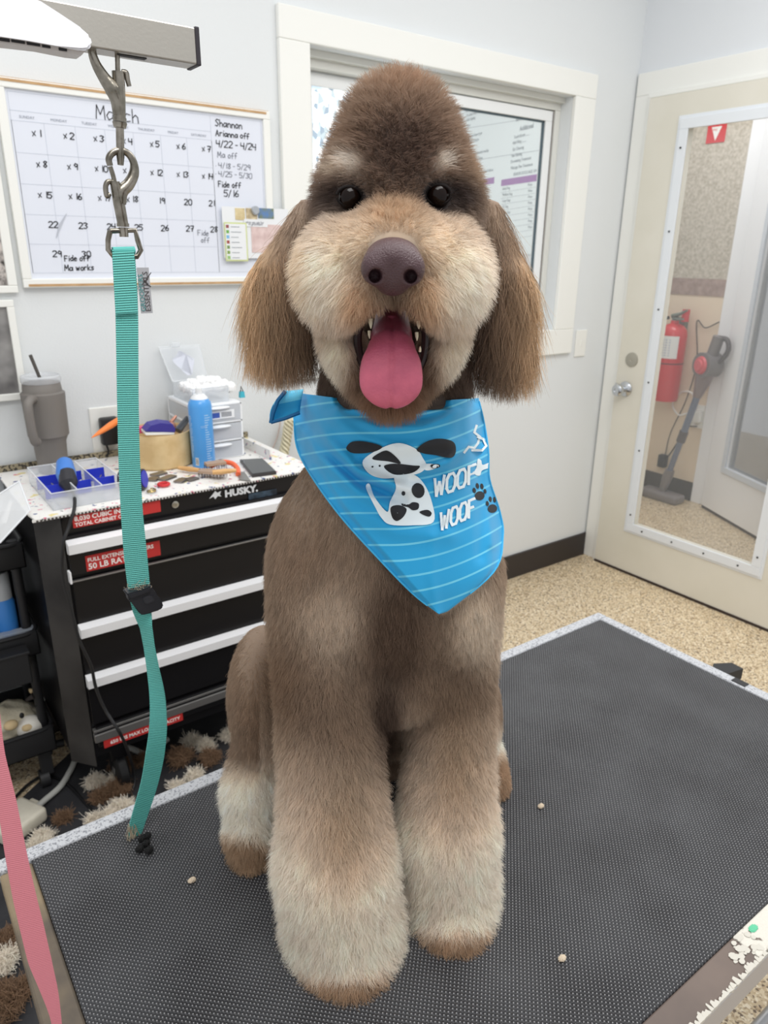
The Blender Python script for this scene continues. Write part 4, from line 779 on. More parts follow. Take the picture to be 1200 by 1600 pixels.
for i, (x, y, rx, ry, rz, c, lb_) in enumerate((
    (150, 1226, .030, .022, .022, CR, 'cream hair clump right beside the chest front caster'), (178, 1222, .014, .012, .012, CR, 'small cream hair clump behind the large brown hair pile'),
    (185, 1236, .060, .040, .026, BR, 'brown hair pile in front of the chest caster'), (192, 1200, .050, .035, .026, BR, 'brown hair pile tight against the chest caster'),
    (232, 1190, .040, .03, .022, BR, 'brown hair pile behind the teal strap'), (282, 1190, .050, .040, .035, BR, 'brown hair pile under the chest, left of the dog haunch'),
    (328, 1190, .042, .035, .030, BR, 'brown hair pile nearest the dog haunch'), (300, 1160, .030, .018, .016, CR, 'cream hair clump under the red load label'),
    (322, 1168, .028, .02, .016, CR, 'cream hair clump behind the brown piles under the chest'), (358, 1152, .030, .022, .018, CR, 'cream hair clump by the dog hind leg'),
    (305, 1215, .026, .02, .014, CR, 'cream hair clump between brown piles close to the table edge'), (278, 1232, .018, .014, .012, CR, 'cream hair clump at the table edge behind the teal strap'),
    (155, 1248, .020, .018, .014, BR, 'thin brown hair wisp left of the brown pile'), (185, 1262, .026, .014, .012, CR, 'flat cream hair clump inside the loop of black cord'),
    (197, 1264, .024, .016, .014, CR, 'cream hair clump by the table edge left of the teal strap'), (170, 1278, .014, .014, .016, CR, 'upright cream hair clump beside the knotted cord'),
    (148, 1283, .018, .01, .012, CR, 'flat cream hair clump left of the knotted cord'), (98, 1278, .022, .012, .005, BR, 'single brown hair wisp alone on the black mat'),
    (65, 1310, .024, .016, .012, CR, 'cream hair clump just in front of the power adapter'), (57, 1326, .018, .014, .016, CR, 'cream hair clump behind the table corner, left one'), (72, 1325, .018, .014, .018, CR, 'cream hair clump behind the table corner, right one'),
    (8, 1475, .03, .03, .02, BR, 'brown hair pile below the table left edge'), (6, 1505, .028, .028, .02, CR, 'cream hair clump below the table left edge'), (20, 1560, .05, .05, .025, BR, 'large brown hair pile at the bottom left corner'))):
    p = at(x, y, 2, .012); p.z = .006; k_ = .56 if y < 1400 else .85; tuft(p, rx*k_, ry*k_, rz*.72, c, lb_, i+3, 1500)
# ================================================================== grooming table
tx0, tx1, ty0, ty1 = .070, 1.264, .275, .890
gt = thing('grooming_table', 'black rubber-topped grooming table with speckled grey metal edging', 'table', ((tx0+tx1)/2, (ty0+ty1)/2, 0))
mr = bpy.data.materials.new('ribbed_rubber'); mr.use_nodes = True; N = mr.node_tree.nodes; L = mr.node_tree.links; b = N['Principled BSDF']
b.inputs['Roughness'].default_value = .42; b.inputs['Specular IOR Level'].default_value = .42
tc = N.new('ShaderNodeTexCoord'); mp_ = N.new('ShaderNodeMapping'); mp_.inputs['Rotation'].default_value = (0, 0, math.radians(45)); L.new(tc.outputs['Object'], mp_.inputs[0]); sx = N.new('ShaderNodeSeparateXYZ'); L.new(mp_.outputs[0], sx.inputs[0])
def mth(op, a, b_=None, c_=None):
    n = N.new('ShaderNodeMath'); n.operation = op
    for k, v in enumerate((a, b_, c_)):
        if v is None: continue
        if isinstance(v, (int, float)): n.inputs[k].default_value = v
        else: L.new(v, n.inputs[k])
    return n.outputs[0]
pr = .0044
hgt = mth('MULTIPLY', mth('ABSOLUTE', mth('SINE', mth('MULTIPLY', sx.outputs[0], math.pi/pr))), mth('ABSOLUTE', mth('SINE', mth('MULTIPLY', sx.outputs[1], math.pi/pr))))
bp = N.new('ShaderNodeBump'); bp.inputs['Strength'].default_value = 1; bp.inputs['Distance'].default_value = .0011; L.new(hgt, bp.inputs['Height']); L.new(bp.outputs[0], b.inputs['Normal'])
n = N.new('ShaderNodeTexNoise'); n.inputs['Scale'].default_value = 9; n.inputs['Detail'].default_value = 8; L.new(tc.outputs['Object'], n.inputs['Vector'])
r = N.new('ShaderNodeValToRGB'); L.new(n.outputs['Fac'], r.inputs[0]); r.color_ramp.elements[0].position = .35; r.color_ramp.elements[0].color = (*lin((43, 43, 46)), 1); r.color_ramp.elements[1].position = .85; r.color_ramp.elements[1].color = (*lin((68, 69, 72)), 1)
# highlights on the worn diamond tips, painted in as pale dots
tip = mth('GREATER_THAN', hgt, .86); mx = N.new('ShaderNodeMix'); mx.data_type = 'RGBA'; L.new(mth('MULTIPLY', tip, .55), mx.inputs[0]); L.new(r.outputs[0], mx.inputs[6]); mx.inputs[7].default_value = (*lin((178, 178, 180)), 1); L.new(mx.outputs[2], b.inputs['Base Color'])
MB().box((tx0, ty0, TZ-.006), (tx1, ty1, TZ), .0015).obj('rubber_mat', mr, gt)
m_edge = mat('speckled_edge', (192, 194, 198), .55, bump=.6, bscale=500, speck=((138, 140, 146), 340, .55)); ew = .024
m_worn = mat('peeling_edge', (212, 208, 198), .7, bump=.8, bscale=200, speck=((110, 98, 90), 60, .62)); m_brown = mat('worn_metal', (156, 138, 110), .5, .3, col2=(92, 84, 76), vscale=7, detail=5)
MB().box((tx0-.04, ty1, TZ-.022), (tx1+ew, ty1+ew, TZ+.002), .003).obj('edge_strip', m_edge, gt); MB().box((tx1, ty0-.032, TZ-.022), (tx1+ew, ty1, TZ+.002), .003).obj('edge_strip', m_edge, gt)
xs_ = at(1165, 1478, 2, TZ).x
MB().box((tx0-.005, ty0-.034, TZ-.024), (xs_, ty0, TZ-.0015), .002).obj('edge_strip', mat('bare_brown', (112, 98, 90), .55, col2=(98, 86, 80), vscale=14), gt)['label'] = 'edge strip bare brown where the paint is gone'
MB().box((xs_, ty0-.034, TZ-.024), (tx1, ty0, TZ-.001), .002).obj('edge_strip', m_worn, gt)['label'] = 'edge strip with peeling pale paint'
m = MB(); random.seed(5)
for k in range(150):
    x = tx0+.3+k*.0056+random.uniform(-.002, .002); w_ = random.uniform(.002, .006); y_ = ty0-.033+random.uniform(0, .005 if x < xs_ else .002); z_ = TZ-random.uniform(.0002, .0013); f_ = ty0-.0365-random.uniform(0, .0008); m.prism([(x-w_, f_, z_), (x+w_*.4, f_-.0004, z_), (x+w_, f_, z_), (x+w_*.3, y_, z_), (x-w_*.5, y_-.001, z_)], (0, 0, -.006+random.uniform(0, .003)))
for k in range(26):
    x = xs_+random.uniform(-.03, .02); y_ = ty0-.03+random.uniform(0, .026); z_ = TZ-.0013+k*.00004; q_ = random.uniform(.002, .006); m.prism([(x+q_*math.cos(t)*(.7+.5*random.random()), y_+q_*.7*math.sin(t), z_) for t in np.arange(0, 6.2, .9)], (0, 0, .0005))
m.obj('paint_flakes', mat('flake_paint', (200, 196, 186), .7), gt)
MB().box((tx0-.005, ty0-.0375, TZ-.045), (tx1, ty0-.034, TZ-.004), .001).obj('edge_side', mat('edge_side_grey', (176, 174, 176), .4, .3), gt)
m = MB(); g_ = at(1177, 1450, 2, TZ); m.join(blob((g_.x, g_.y, TZ-.0005), (.007, .004, .0012), 3, .3)); m.obj('green_paint_mark', mat('paint_green', (96, 190, 150), .6), gt)
MB().box((tx0-.040, ty0-.036, TZ-.030), (tx0, ty1, TZ-.003), .003).obj('edge_strip', m_brown, gt)['label'] = 'edge strip worn to brown metal'
MB().box((tx0-.03, ty0-.03, TZ-.05), (tx1+.02, ty1+.02, TZ-.022), .002).obj('frame_rail', mat('frame_grey', (150, 148, 146), .5, .4), gt)
for x in (tx0+.06, tx1-.06):
    for y in (ty0+.05, ty1-.05): MB().tube([(x, y, TZ-.05), (x+(.05 if x > .6 else -.05), y, .0)], .016, 14).obj('leg', mat('leg_steel', (170, 170, 172), .3, .9), gt, True)
for y in (ty0+.05, ty1-.05): MB().tube([(tx0+.04, y, .18), (tx1-.04, y, .18)], .010, 10).obj('stretcher', mat('leg_steel', (170, 170, 172), .3, .9), gt, True)
a = at(1151, 1069, 2, TZ+.003); a.x = tx1+.0125; MB(Matrix.Translation(a)).box((-.008, -.014, -.001), (.008, .014, .0008), .0005).obj('slot_cap', mat('slot_black', (48, 48, 50), .6, bump=.5, bscale=300), gt)
a = at(1143, 1052, 2, TZ-.02); MB(Matrix.Translation(a)).prism([(-.034, .024, -.014), (-.012, .034, -.014), (.022, .014, -.014), (.020, -.012, -.014), (-.024, -.004, -.014)], (0, 0, .024)).obj('release_lever', mat('slot_black2', (40, 40, 42), .5), gt, True)
a = at(1100, 1585, 2, .5); MB().tube([at(1085, 1612, 2, .56), at(1100, 1590, 2, .56), at(1122, 1566, 2, .56)], [.010, .009, .003], 10, flat=(Vector((0, 0, 1)), .3)).obj('leg_latch', mat('latch_pale', (196, 190, 198), .3, .6), gt, True)
# bits of hair on the mat
for i, (x, y) in enumerate(((300, 1378), (878, 1500), (450, 1480), (845, 1262))):
    p = at(x, y, 2, TZ); m = MB(); m.join(blob((p.x, p.y, TZ+.003), (.005, .0035, .003), i, .3)); tag(m.obj('hair_scrap', mat('scrap_cream', (206, 190, 168), .9), None, True), ['tiny cream hair scrap on the mat left of the dog paws', 'tiny hair scrap on the mat right of the front paws', 'tiny brown hair scrap by the left front leg', 'tiny hair scrap on the mat right of the hind paw'][i], 'hair scrap', 'hair scraps on the grooming table')
# black plastic end showing beside the chest of the dog
pq = at(777, 986, 1, .902); pz = TZ+.0025
m = MB(); m.box((pq.x-.006, .895, pz), (pq.x+.006, .912, pz+.012), .002); m.box((pq.x-.003, .90, pz+.008), (pq.x+.004, .907, pz+.03), .002); tag(m.obj('plastic_clip', mat('clip_black', (24, 24, 26), .5), None), 'small black plastic clip on the far table edge, just right of the dog chest', 'clip')

# ================================================================== grooming arm, snaps and strap
YA = .852
def A(x, y, o=0): return at(x, y, 1, YA+o)
arm = thing('grooming_stand', 'brushed steel square grooming stand bar crossing the top left corner', 'grooming stand', (-.12, YA, 0))
m_bar = mat('brushed_steel', (176, 172, 164), .35, .75, bump=.1, bscale=300); e1 = A(300, 71); hb = .0165
zt = A(300, 47).z; zb_ = zt-.034; xe = e1.x
m = MB(); m.box((-.13, YA-.012, zb_), (xe, YA+.016, zt), .0015); m.obj('bar', m_bar, arm)
MB().box((xe-.001, YA-.013, zb_-.001), (xe+.004, YA+.017, zt+.001), .001).obj('end_cap', mat('cap_black', (42, 38, 44), .5), arm)
a = A(200, 85); MB().box((a.x-.012, YA-.004, zb_-.0008), (a.x+.018, YA+.004, zb_+.001)).obj('slot', mat('slot_dark', (24, 24, 26), .6), arm)
MB().box((-.135, YA-.013, 0), (-.105, YA+.017, zt), .002).obj('post', m_bar, arm); MB().box((-.19, YA-.08, 0), (-.05, YA+.08, .012), .004).obj('foot', m_bar, arm)
# white handle at the very top left
wh = thing('white_grip_cover', 'smooth white plastic cover with a ribbed clear underside at the top left corner', 'plastic cover', tuple(at(20, 60, 1, .80)))
P = [at(*p, 1, .80) for p in ((-60, -20), (20, -30), (52, -6), (62, 5), (95, 22), (125, 42), (142, 56), (145, 70), (138, 78), (128, 79), (90, 72), (40, 63), (0, 57), (-60, 52))]
m = MB(); m.prism(P, (0, .03, 0)); bmesh.ops.bevel(m.bm, geom=list(m.bm.edges), offset=.002, segments=2, affect='EDGES'); m.obj('shell', mat('shell_white', (228, 229, 234), .35), wh, True)
P = [at(*p, 1, .805) for p in ((-60, 52), (0, 57), (60, 66), (120, 78), (133, 80), (128, 86), (110, 84), (60, 74), (0, 67), (-60, 62))]
MB().prism(P, (0, .02, 0)).obj('underside', mat('underside_clear', (190, 184, 180), .3), wh)
for k, (x, y) in enumerate(((4, 60.5), (28, 63.5), (52, 67.5), (72, 71), (98, 76))): a = at(x, y, 1, .8045); MB().box((a.x-.0055+.002*(k > 2), .8035, a.z-.0018), (a.x+.0055-.002*(k > 2), .806, a.z+.0022)).obj('rib', mat('slot_dark', (24, 24, 26), .6), wh)

m_nik = mat('worn_nickel', (158, 152, 142), .28, 1, bump=.2, bscale=150, col2=(112, 108, 98), vscale=60)
s_ = (A(190, 300)-CAM).dot(_F)/FPX
def PX(pts, r, seg=12, n=6): return spline([A(*p) for p in pts], n), ([v*s_ for v in r] if isinstance(r, list) else r*s_)
def snapT(m, pts, r, n=6, seg=12):
    P, rr = PX(pts, r, n=n)
    if isinstance(rr, list):
        k = (len(rr)-1)/(len(P)-1); rr = [rr[int(i*k)]*(1-(i*k) % 1)+rr[min(len(rr)-1, int(i*k)+1)]*((i*k) % 1) for i in range(len(P))]
    m.tube(P, rr, seg)
u1 = thing('bolt_snap', 'upper worn nickel bolt snap hooked on the grooming arm bar', 'snap hook', tuple(A(188, 240)), 'nickel bolt snaps')
m = MB(); snapT(m, [(148, 66), (144, 80), (150, 100), (163, 122), (176, 140), (183, 158), (186, 180)], [6, 6, 7, 9, 12, 10, 9]); snapT(m, [(184, 112), (186, 140), (187, 184)], [9, 9, 9]); m.obj('hook', m_nik, u1, True)
m = MB(); snapT(m, [(183, 76), (184, 114)], [3.6, 3.6]); m.obj('gate_pin', m_nik, u1, True)
m = MB(); snapT(m, [(190, 112), (197, 114), (199, 124), (202, 135)], [3.5, 4, 4, 3.5]); m.obj('thumb_lever', m_nik, u1, True)
m = MB(); P_ = A(187, 184); d_ = (A(188, 235)-P_).normalized(); m.tube([P_, P_+d_*6*s_], [10*s_, 10*s_], 18); m.tube([P_+d_*7*s_, P_+d_*14*s_], [11*s_, 9*s_], 18); m.tube([P_+d_*12*s_, P_+d_*54*s_, P_+d_*66*s_], [6*s_, 6*s_, 4.5*s_], 14); m.obj('swivel', m_nik, u1, True)
u2 = thing('bolt_snap', 'lower worn nickel bolt snap with square ring carrying the teal strap', 'snap hook', tuple(A(195, 400)), 'nickel bolt snaps')
m = MB(); snapT(m, [(172, 259), (170, 248), (176, 239), (188, 235), (201, 241), (209, 255), (209, 272), (201, 288), (190, 300), (188, 318)], [4.5, 5, 5, 5, 5.5, 6, 8, 9, 10, 9]); snapT(m, [(179, 284), (186, 318), (192, 350)], [7.5, 9, 8.5]); m.obj('hook', m_nik, u2, True)
m = MB(); snapT(m, [(172, 260), (176, 272), (180, 288)], [3.6, 3.6, 3.6]); m.obj('gate_pin', m_nik, u2, True)
m = MB(); snapT(m, [(178, 284), (169, 284), (165, 292), (167, 306), (172, 303)], [3, 4, 4, 4, 3]); m.obj('thumb_lever', m_nik, u2, True)
m = MB(); P_ = A(192, 349); d_ = (A(194, 372)-P_).normalized(); m.tube([P_, P_+d_*5*s_], [9.5*s_]*2, 18); m.tube([P_+d_*6*s_, P_+d_*20*s_], [7*s_]*2, 16); m.obj('swivel', m_nik, u2, True)
m = MB(); R4 = [(172, 361), (191, 360), (211, 360), (215, 375), (220, 391), (214, 401), (195, 402), (177, 400), (169, 390), (169, 375), (172, 361)]; m.tube([A(*p) for p in R4], 4.2*s_, 10); m.obj('square_ring', m_nik, u2, True)
# teal webbing
ts = thing('teal_strap', 'teal nylon webbing strap hanging from the snap down to the table, end frayed', 'strap', tuple(A(215, 1322)))
mw = bpy.data.materials.new('teal_webbing'); mw.use_nodes = True; N = mw.node_tree.nodes; L = mw.node_tree.links; b = N['Principled BSDF']; b.inputs['Roughness'].default_value = .6
uvn = N.new('ShaderNodeUVMap'); uvn.uv_map = 'UVMap'; sx = N.new('ShaderNodeSeparateXYZ'); L.new(uvn.outputs[0], sx.inputs[0])
rb = mth('ABSOLUTE', mth('SINE', mth('MULTIPLY', sx.outputs[1], math.pi))); wv = mth('ABSOLUTE', mth('SINE', mth('MULTIPLY', sx.outputs[0], math.pi*12)))
bp = N.new('ShaderNodeBump'); bp.inputs['Strength'].default_value = 1; bp.inputs['Distance'].default_value = .0010; L.new(mth('ADD', rb, mth('MULTIPLY', wv, .3)), bp.inputs['Height']); L.new(bp.outputs[0], b.inputs['Normal'])
r = N.new('ShaderNodeValToRGB'); L.new(rb, r.inputs[0]); r.color_ramp.elements[0].color = (*lin((52, 138, 134)), 1); r.color_ramp.elements[1].color = (*lin((104, 198, 188)), 1); r.color_ramp.elements[1].position = .8; L.new(r.outputs[0], b.inputs['Base Color'])
def strap_mesh(name, ctr, parent, m, pitch=.0026, th=.0016, tw=None, nn=7, plane=YA, cross=9):
    'ctr: (x, y, halfwidth px, depth offset left, depth offset right)'
    C3_ = spline([(c[0], c[1], 0) for c in ctr], nn); n = len(C3_); vs = []; uv = []; dist = 0; prev = None
    for i, c in enumerate(C3_):
        f = i/nn; k = min(int(f), len(ctr)-2); f -= k
        hw, oa, ob = [ctr[k][q]*(1-f)+ctr[k+1][q]*f for q in (2, 3, 4)]
        t = (C3_[min(i+1, n-1)]-C3_[max(i-1, 0)]).normalized(); nx, ny = -t.y, t.x
        if nx > 0: nx, ny = -nx, -ny
        row = []
        for j in range(cross):
            s = j/(cross-1); e = (s*2-1)*hw
            row.append(at(c.x-nx*e, c.y-ny*e, 1, plane+oa*(1-s)+ob*s))
        mid = row[cross//2]; dist += (mid-prev).length if prev else 0; prev = mid
        vs += row; uv += [(j/(cross-1), dist/pitch) for j in range(cross)]
    fs = [(i*cross+j, i*cross+j+1, (i+1)*cross+j+1, (i+1)*cross+j) for i in range(n-1) for j in range(cross-1)]
    o0 = parent.matrix_world.translation; me = bpy.data.meshes.new(name); me.from_pydata([tuple(v-o0) for v in vs], [], fs); me.update()
    ul = me.uv_layers.new(name='UVMap'); li = np.zeros(len(me.loops), np.int32); me.loops.foreach_get('vertex_index', li); ul.data.foreach_set('uv', np.array(uv, np.float32)[li].ravel())
    o = bpy.data.objects.new(name, me); COL.objects.link(o); o.parent = parent; me.materials.append(m); md = o.modifiers.new('thick', 'SOLIDIFY'); md.thickness = th; md.offset = 0
    bpy.context.view_layer.update(); return o
strap_mesh('webbing', [(193, 391, 17, 0, 0), (196, 440, 17.5, 0, 0), (198, 488, 17.5, 0, 0), (199, 560, 17, 0, 0), (200, 640, 16.5, 0, 0), (202, 720, 16.5, 0, 0), (206, 800, 17, 0, 0), (212, 870, 18, 0, 0), (218, 925, 17, 0, 0),
    (222, 952, 15, .004, -.004), (228, 980, 9, .014, -.012), (233, 1010, 8, .016, -.012), (239, 1045, 9, .014, -.012), (246, 1090, 12, .008, -.008), (247, 1135, 14, .004, -.004), (242, 1180, 14.5, 0, 0), (233, 1225, 13, 0, 0), (221, 1265, 12, 0, 0), (212, 1295, 11, 0, 0), (208, 1314, 6, 0, -.002)], ts, mw)
strap_mesh('loop_fold', [(192, 389, 17, -.003, -.003), (195, 440, 17.2, -.003, -.003), (198, 490, 17.3, -.003, -.003)], ts, mw)
m = MB(); m.tube([A(176, 392), A(210, 391)], .0042, 10); m.obj('fold_top', mat('teal_plain', (84, 176, 168), .6), ts, True)
t0, t1 = A(213, 418), A(238, 489); tgp = MB().box((t0.x, YA-.0018, t1.z), (t1.x, YA-.0010, t0.z)).obj('woven_tag', mat('tag_grey', (166, 166, 170), .6), ts); tgp['label'] = 'grey woven tag with printed lettering'
wT = (t1.x-t0.x); MB().text('ESSENTIALS', frame((t1.x-wT*.16, YA-.0021, t1.z+.002), (0, 0, 1), (-1, 0, 0)), .0084, .0001).obj('lettering', mat('tag_ink', (70, 66, 66), .6), tgp)
MB().text('GROOMERS', frame((t1.x-wT*.60, YA-.0021, t1.z+.002), (0, 0, 1), (-1, 0, 0)), .0076, .0001).obj('lettering', mat('tag_teal', (72, 140, 140), .6), tgp)
m = MB(); m.tube([A(222, 445, -.0024), A(228, 438, -.0024), A(236, 426, -.0024)], .0005, 5); m.tube([A(224, 436, -.0024), A(230, 444, -.0024), A(236, 448, -.0024)], .0005, 5); m.obj('scissor_mark', mat('tag_ink', (70, 66, 66), .6), tgp)
bk = thing('side_release_buckle', 'black plastic buckle slid onto the teal strap', 'buckle', tuple(A(225, 962)))
m_bk = mat('buckle_black', (36, 37, 42), .4)
def QP(pts, y0, th): m = MB(); m.prism([at(*p, 1, YA+y0) for p in pts], (0, th, 0)); bmesh.ops.bevel(m.bm, geom=list(m.bm.edges), offset=.0016, segments=2, affect='EDGES'); return m
QP([(200, 932), (205, 925), (238, 916), (241, 926), (253, 938), (256, 949), (250, 954), (224, 962), (219, 960), (210, 944), (202, 940)], -.010, .012).obj('shell', m_bk, bk)
QP([(198, 929), (234, 918), (237, 925), (204, 937)], -.013, .020).obj('bar', m_bk, bk)
QP([(222, 934), (236, 930), (243, 940), (228, 945)], -.0112, .002).obj('logo_panel', mat('buckle_black2', (46, 47, 52), .5), bk)
m = MB(); random.seed(3)
for k in range(26):
    a = A(200+random.uniform(-2, 36), 921+random.uniform(-4, 8), -.004); b_ = a+Vector((random.uniform(-.010, .010), random.uniform(-.01, .004), random.uniform(-.004, .012))); m.tube(spline([a, (a+b_)/2+Vector((random.uniform(-.005, .005), 0, .004)), b_], 3), .00018, 4)
m.obj('stuck_hair', mat('hair_beige', (176, 160, 136), .8), bk)
# frayed end and black stopper
m = MB()
for k in range(60):
    a = A(206+random.uniform(-7, 8), 1300+random.uniform(-14, 10), random.uniform(-.004, .003)); m.tube([a, a+Vector((random.uniform(-.004, .004), 0, -.010)), a+Vector((random.uniform(-.006, .006), random.uniform(-.004, .004), -.020))], .0005, 4)
m.obj('frayed_end', mat('fray_beige', (178, 166, 144), .85), ts)
m = MB(); 
for (x, y) in ((218, 1326), (228, 1318), (233, 1328), (222, 1310), (230, 1306)): p = at(x, y, 2, TZ+.006); m.join(blob((p.x, p.y, p.z), (.0055, .0045, .005), x, .25))
tag(m.obj('black_pom', mat('pom_black', (12, 12, 13), .8), None, True), 'ragged black tuft on the mat at the end of the teal strap', 'tuft')
# pink strap over the left edge of the table
pk = thing('pink_strap', 'dusty pink webbing strap hanging over the left edge of the grooming table', 'strap', tuple(at(60, 1500, 2, .70)))
mk = bpy.data.materials.new('pink_webbing'); mk.use_nodes = True; N = mk.node_tree.nodes; L = mk.node_tree.links; b = N['Principled BSDF']; b.inputs['Roughness'].default_value = .7
uvn = N.new('ShaderNodeUVMap'); uvn.uv_map = 'UVMap'; sx = N.new('ShaderNodeSeparateXYZ'); L.new(uvn.outputs[0], sx.inputs[0]); rb = mth('ABSOLUTE', mth('SINE', mth('MULTIPLY', sx.outputs[1], math.pi)))
bp = N.new('ShaderNodeBump'); bp.inputs['Strength'].default_value = .4; bp.inputs['Distance'].default_value = .0005; L.new(rb, bp.inputs['Height']); L.new(bp.outputs[0], b.inputs['Normal']); b.inputs['Base Color'].default_value = (*lin((206, 124, 136)), 1)
strap_mesh('webbing', [(-150, 30, 12, .34, .34), (-110, 350, 12, .25, .25), (-70, 700, 12, .14, .14), (-30, 980, 12, .04, .04), (-12, 1120, 12, 0, 0), (-4, 1180, 12, 0, 0), (10, 1250, 15, 0, 0), (24, 1330, 17, 0, 0), (38, 1400, 18.5, 0, 0), (50, 1450, 19, 0, 0), (62, 1500, 18.5, 0, 0), (76, 1545, 14, 0, 0), (86, 1585, 9, 0, 0), (92, 1625, 6, 0, 0)], pk, mk, .0018, plane=.50)
# ================================================================== the dog
# frame: (r, a, z): right, away from the camera, up
def fr(P): v = Vector(P)-CAM; return np.array((v.dot(RH), v.dot(AH), v.z+CAMH))
def unfr(A):
    A = np.asarray(A); return np.stack([A[..., 0]*RH.x+A[..., 1]*AH.x, A[..., 0]*RH.y+A[..., 1]*AH.y, A[..., 2]], -1)
def mpp(x, y, u): return (W(x, y, u)-CAM).dot(_F)/FPX
def sd_ell(G, c, r):
    q = (G-c)/r; k0 = np.sqrt((q*q).sum(-1)); k1 = np.sqrt(((q/r)**2).sum(-1)); return k0*(k0-1)/np.maximum(k1, 1e-6)
def sd_cap(G, a, b, ra, rb, sq):
    'tapered capsule; sq scales the away axis'
    S = np.array((1, sq, 1.)); G = G*S; a = a*S; b = b*S
    ab = b-a; t = np.clip(((G-a)@ab)/(ab@ab), 0, 1); d = np.sqrt(((G-a-t[..., None]*ab)**2).sum(-1)); return d-(ra+(rb-ra)*t)
def smin(a, b, k):
    h = np.clip(.5+.5*(b-a)/k, 0, 1); return b*(1-h)+a*h-k*h*(1-h)
def nets(field, lo, step):
    'surface nets: field[i,j,k] -> verts, quads'
    f = field; s = f < 0
    c = np.zeros(tuple(n-1 for n in f.shape), np.int8)
    for i in (0, 1):
        for j in (0, 1):
            for k in (0, 1): c += s[i:f.shape[0]-1+i, j:f.shape[1]-1+j, k:f.shape[2]-1+k]
    act = (c > 0) & (c < 8); idx = np.argwhere(act); vid = -np.ones(act.shape, np.int32); vid[act] = np.arange(len(idx))
    acc = np.zeros((len(idx), 3)); cnt = np.zeros(len(idx))
    I = idx.T
    for ax in range(3):
        for o1 in (0, 1):
            for o2 in (0, 1):
                o = [0, 0, 0]; oth = [q for q in range(3) if q != ax]; o[oth[0]] = o1; o[oth[1]] = o2
                p = o.copy(); p[ax] = 1
                A = f[I[0]+o[0], I[1]+o[1], I[2]+o[2]]; B = f[I[0]+p[0], I[1]+p[1], I[2]+p[2]]
                m = (A < 0) != (B < 0); t = np.where(m, A/np.where(m, A-B, 1), 0)
                P = np.zeros((len(idx), 3)); P[:] = o; P[:, ax] = t
                acc[m] += P[m]; cnt[m] += 1
    V = lo+(idx+acc/np.maximum(cnt, 1)[:, None])*step
    Q = []
    for ax in range(3):
        b, d = [(1, 2), (2, 0), (0, 1)][ax]
        sl0 = [slice(None)]*3; sl1 = [slice(None)]*3; sl0[ax] = slice(0, -1); sl1[ax] = slice(1, None)
        e = np.argwhere(s[tuple(sl0)] != s[tuple(sl1)])
        e = e[(e[:, b] > 0) & (e[:, d] > 0) & (e[:, b] < f.shape[b]-1) & (e[:, d] < f.shape[d]-1)]
        inside = s[e[:, 0], e[:, 1], e[:, 2]]
        def g(db, dd):
            x = e.copy(); x[:, b] -= db; x[:, d] -= dd; return vid[x[:, 0], x[:, 1], x[:, 2]]
        q = np.stack([g(0, 0), g(1, 0), g(1, 1), g(0, 1)], 1)
        q[~inside] = q[~inside][:, ::-1]; Q.append(q)
    return V, np.concatenate(Q)[:, ::-1]
def grid(lo, hi, step):
    lo = np.array(lo, float); n = [int((h-l)/step)+2 for l, h in zip(lo, hi)]
    ax = [lo[i]+np.arange(n[i])*step for i in range(3)]
    return np.stack(np.meshgrid(*ax, indexing='ij'), -1).astype(np.float32), lo
def np_mesh(name, V, Q, m, parent=None, origin=None, smooth=True):
    V = unfr(V)
    o0 = np.array(parent.matrix_world.translation if parent else (origin or (0, 0, 0)))
    me = bpy.data.meshes.new(name); me.from_pydata((V-o0).tolist(), [], Q.tolist()); me.update()
    o = bpy.data.objects.new(name, me); COL.objects.link(o)
    if parent: o.parent = parent
    else: o.location = o0
    if smooth: me.polygons.foreach_set('use_smooth', [True]*len(me.polygons))
    if m: me.materials.append(m)
    bpy.context.view_layer.update(); return o

PR = []      # fn(G)->distance, fur length, droop
def E_(x, y, u, rx, ry, ra, L, g, tilt=0):
    s = mpp(x, y, u); c = fr(W(x, y, u)); ins = L*.62
    r = np.array((rx*s-ins, ra-ins, ry*s*1.04-ins)); t = math.radians(tilt); ct, st = math.cos(t), math.sin(t)
    def fn(G):
        q = G-c; q = np.stack([q[..., 0]*ct+q[..., 2]*st, q[..., 1], -q[..., 0]*st+q[..., 2]*ct], -1)
        return sd_ell(q, 0, r)
    PR.append((fn, L, g, c))
def C_(p, q, r0, r1, L, g, sq=1):
    a, b = fr(W(*p)), fr(W(*q)); ra = r0*mpp(*p)-L*.62; rb = r1*mpp(*q)-L*.62
    PR.append((lambda G: sd_cap(G, a, b, ra, rb, sq), L, g, (a+b)/2))
# skull and topknot
E_(622, 318, .655, 136, 116, .080, .012, .15)
E_(622, 238, .655, 104, 100, .070, .014, -.12)
C_((622, 202, .66), (622, 314, .66), 84, 122, .014, 0)
# muzzle: bridge, puffed sides, snout
E_(615, 385, .585, 90, 72, .060, .011, .2)
E_(532, 425, .595, 78, 88, .052, .014, .45)
E_(700, 428, .595, 72, 88, .052, .014, .45)
E_(565, 462, .575, 58, 52, .040, .011, .5)
E_(664, 462, .575, 56, 52, .040, .011, .5)
# cheeks by the mouth, lower jaw
E_(540, 545, .630, 40, 70, .045, .010, .5, 25)
E_(690, 540, .630, 40, 70, .045, .010, .5, -25)
E_(612, 615, .600, 56, 34, .040, .012, .6)
E_(612, 590, .640, 70, 50, .050, .010, .5)
# ears
C_((482, 335, .685), (444, 445, .665), 42, 68, .016, .8, 1.5)
C_((444, 445, .665), (438, 525, .66), 72, 66, .022, .93, 1.5)
C_((762, 335, .685), (785, 450, .665), 42, 62, .016, .8, 1.5)
C_((785, 450, .665), (792, 545, .66), 66, 62, .022, .93, 1.5)
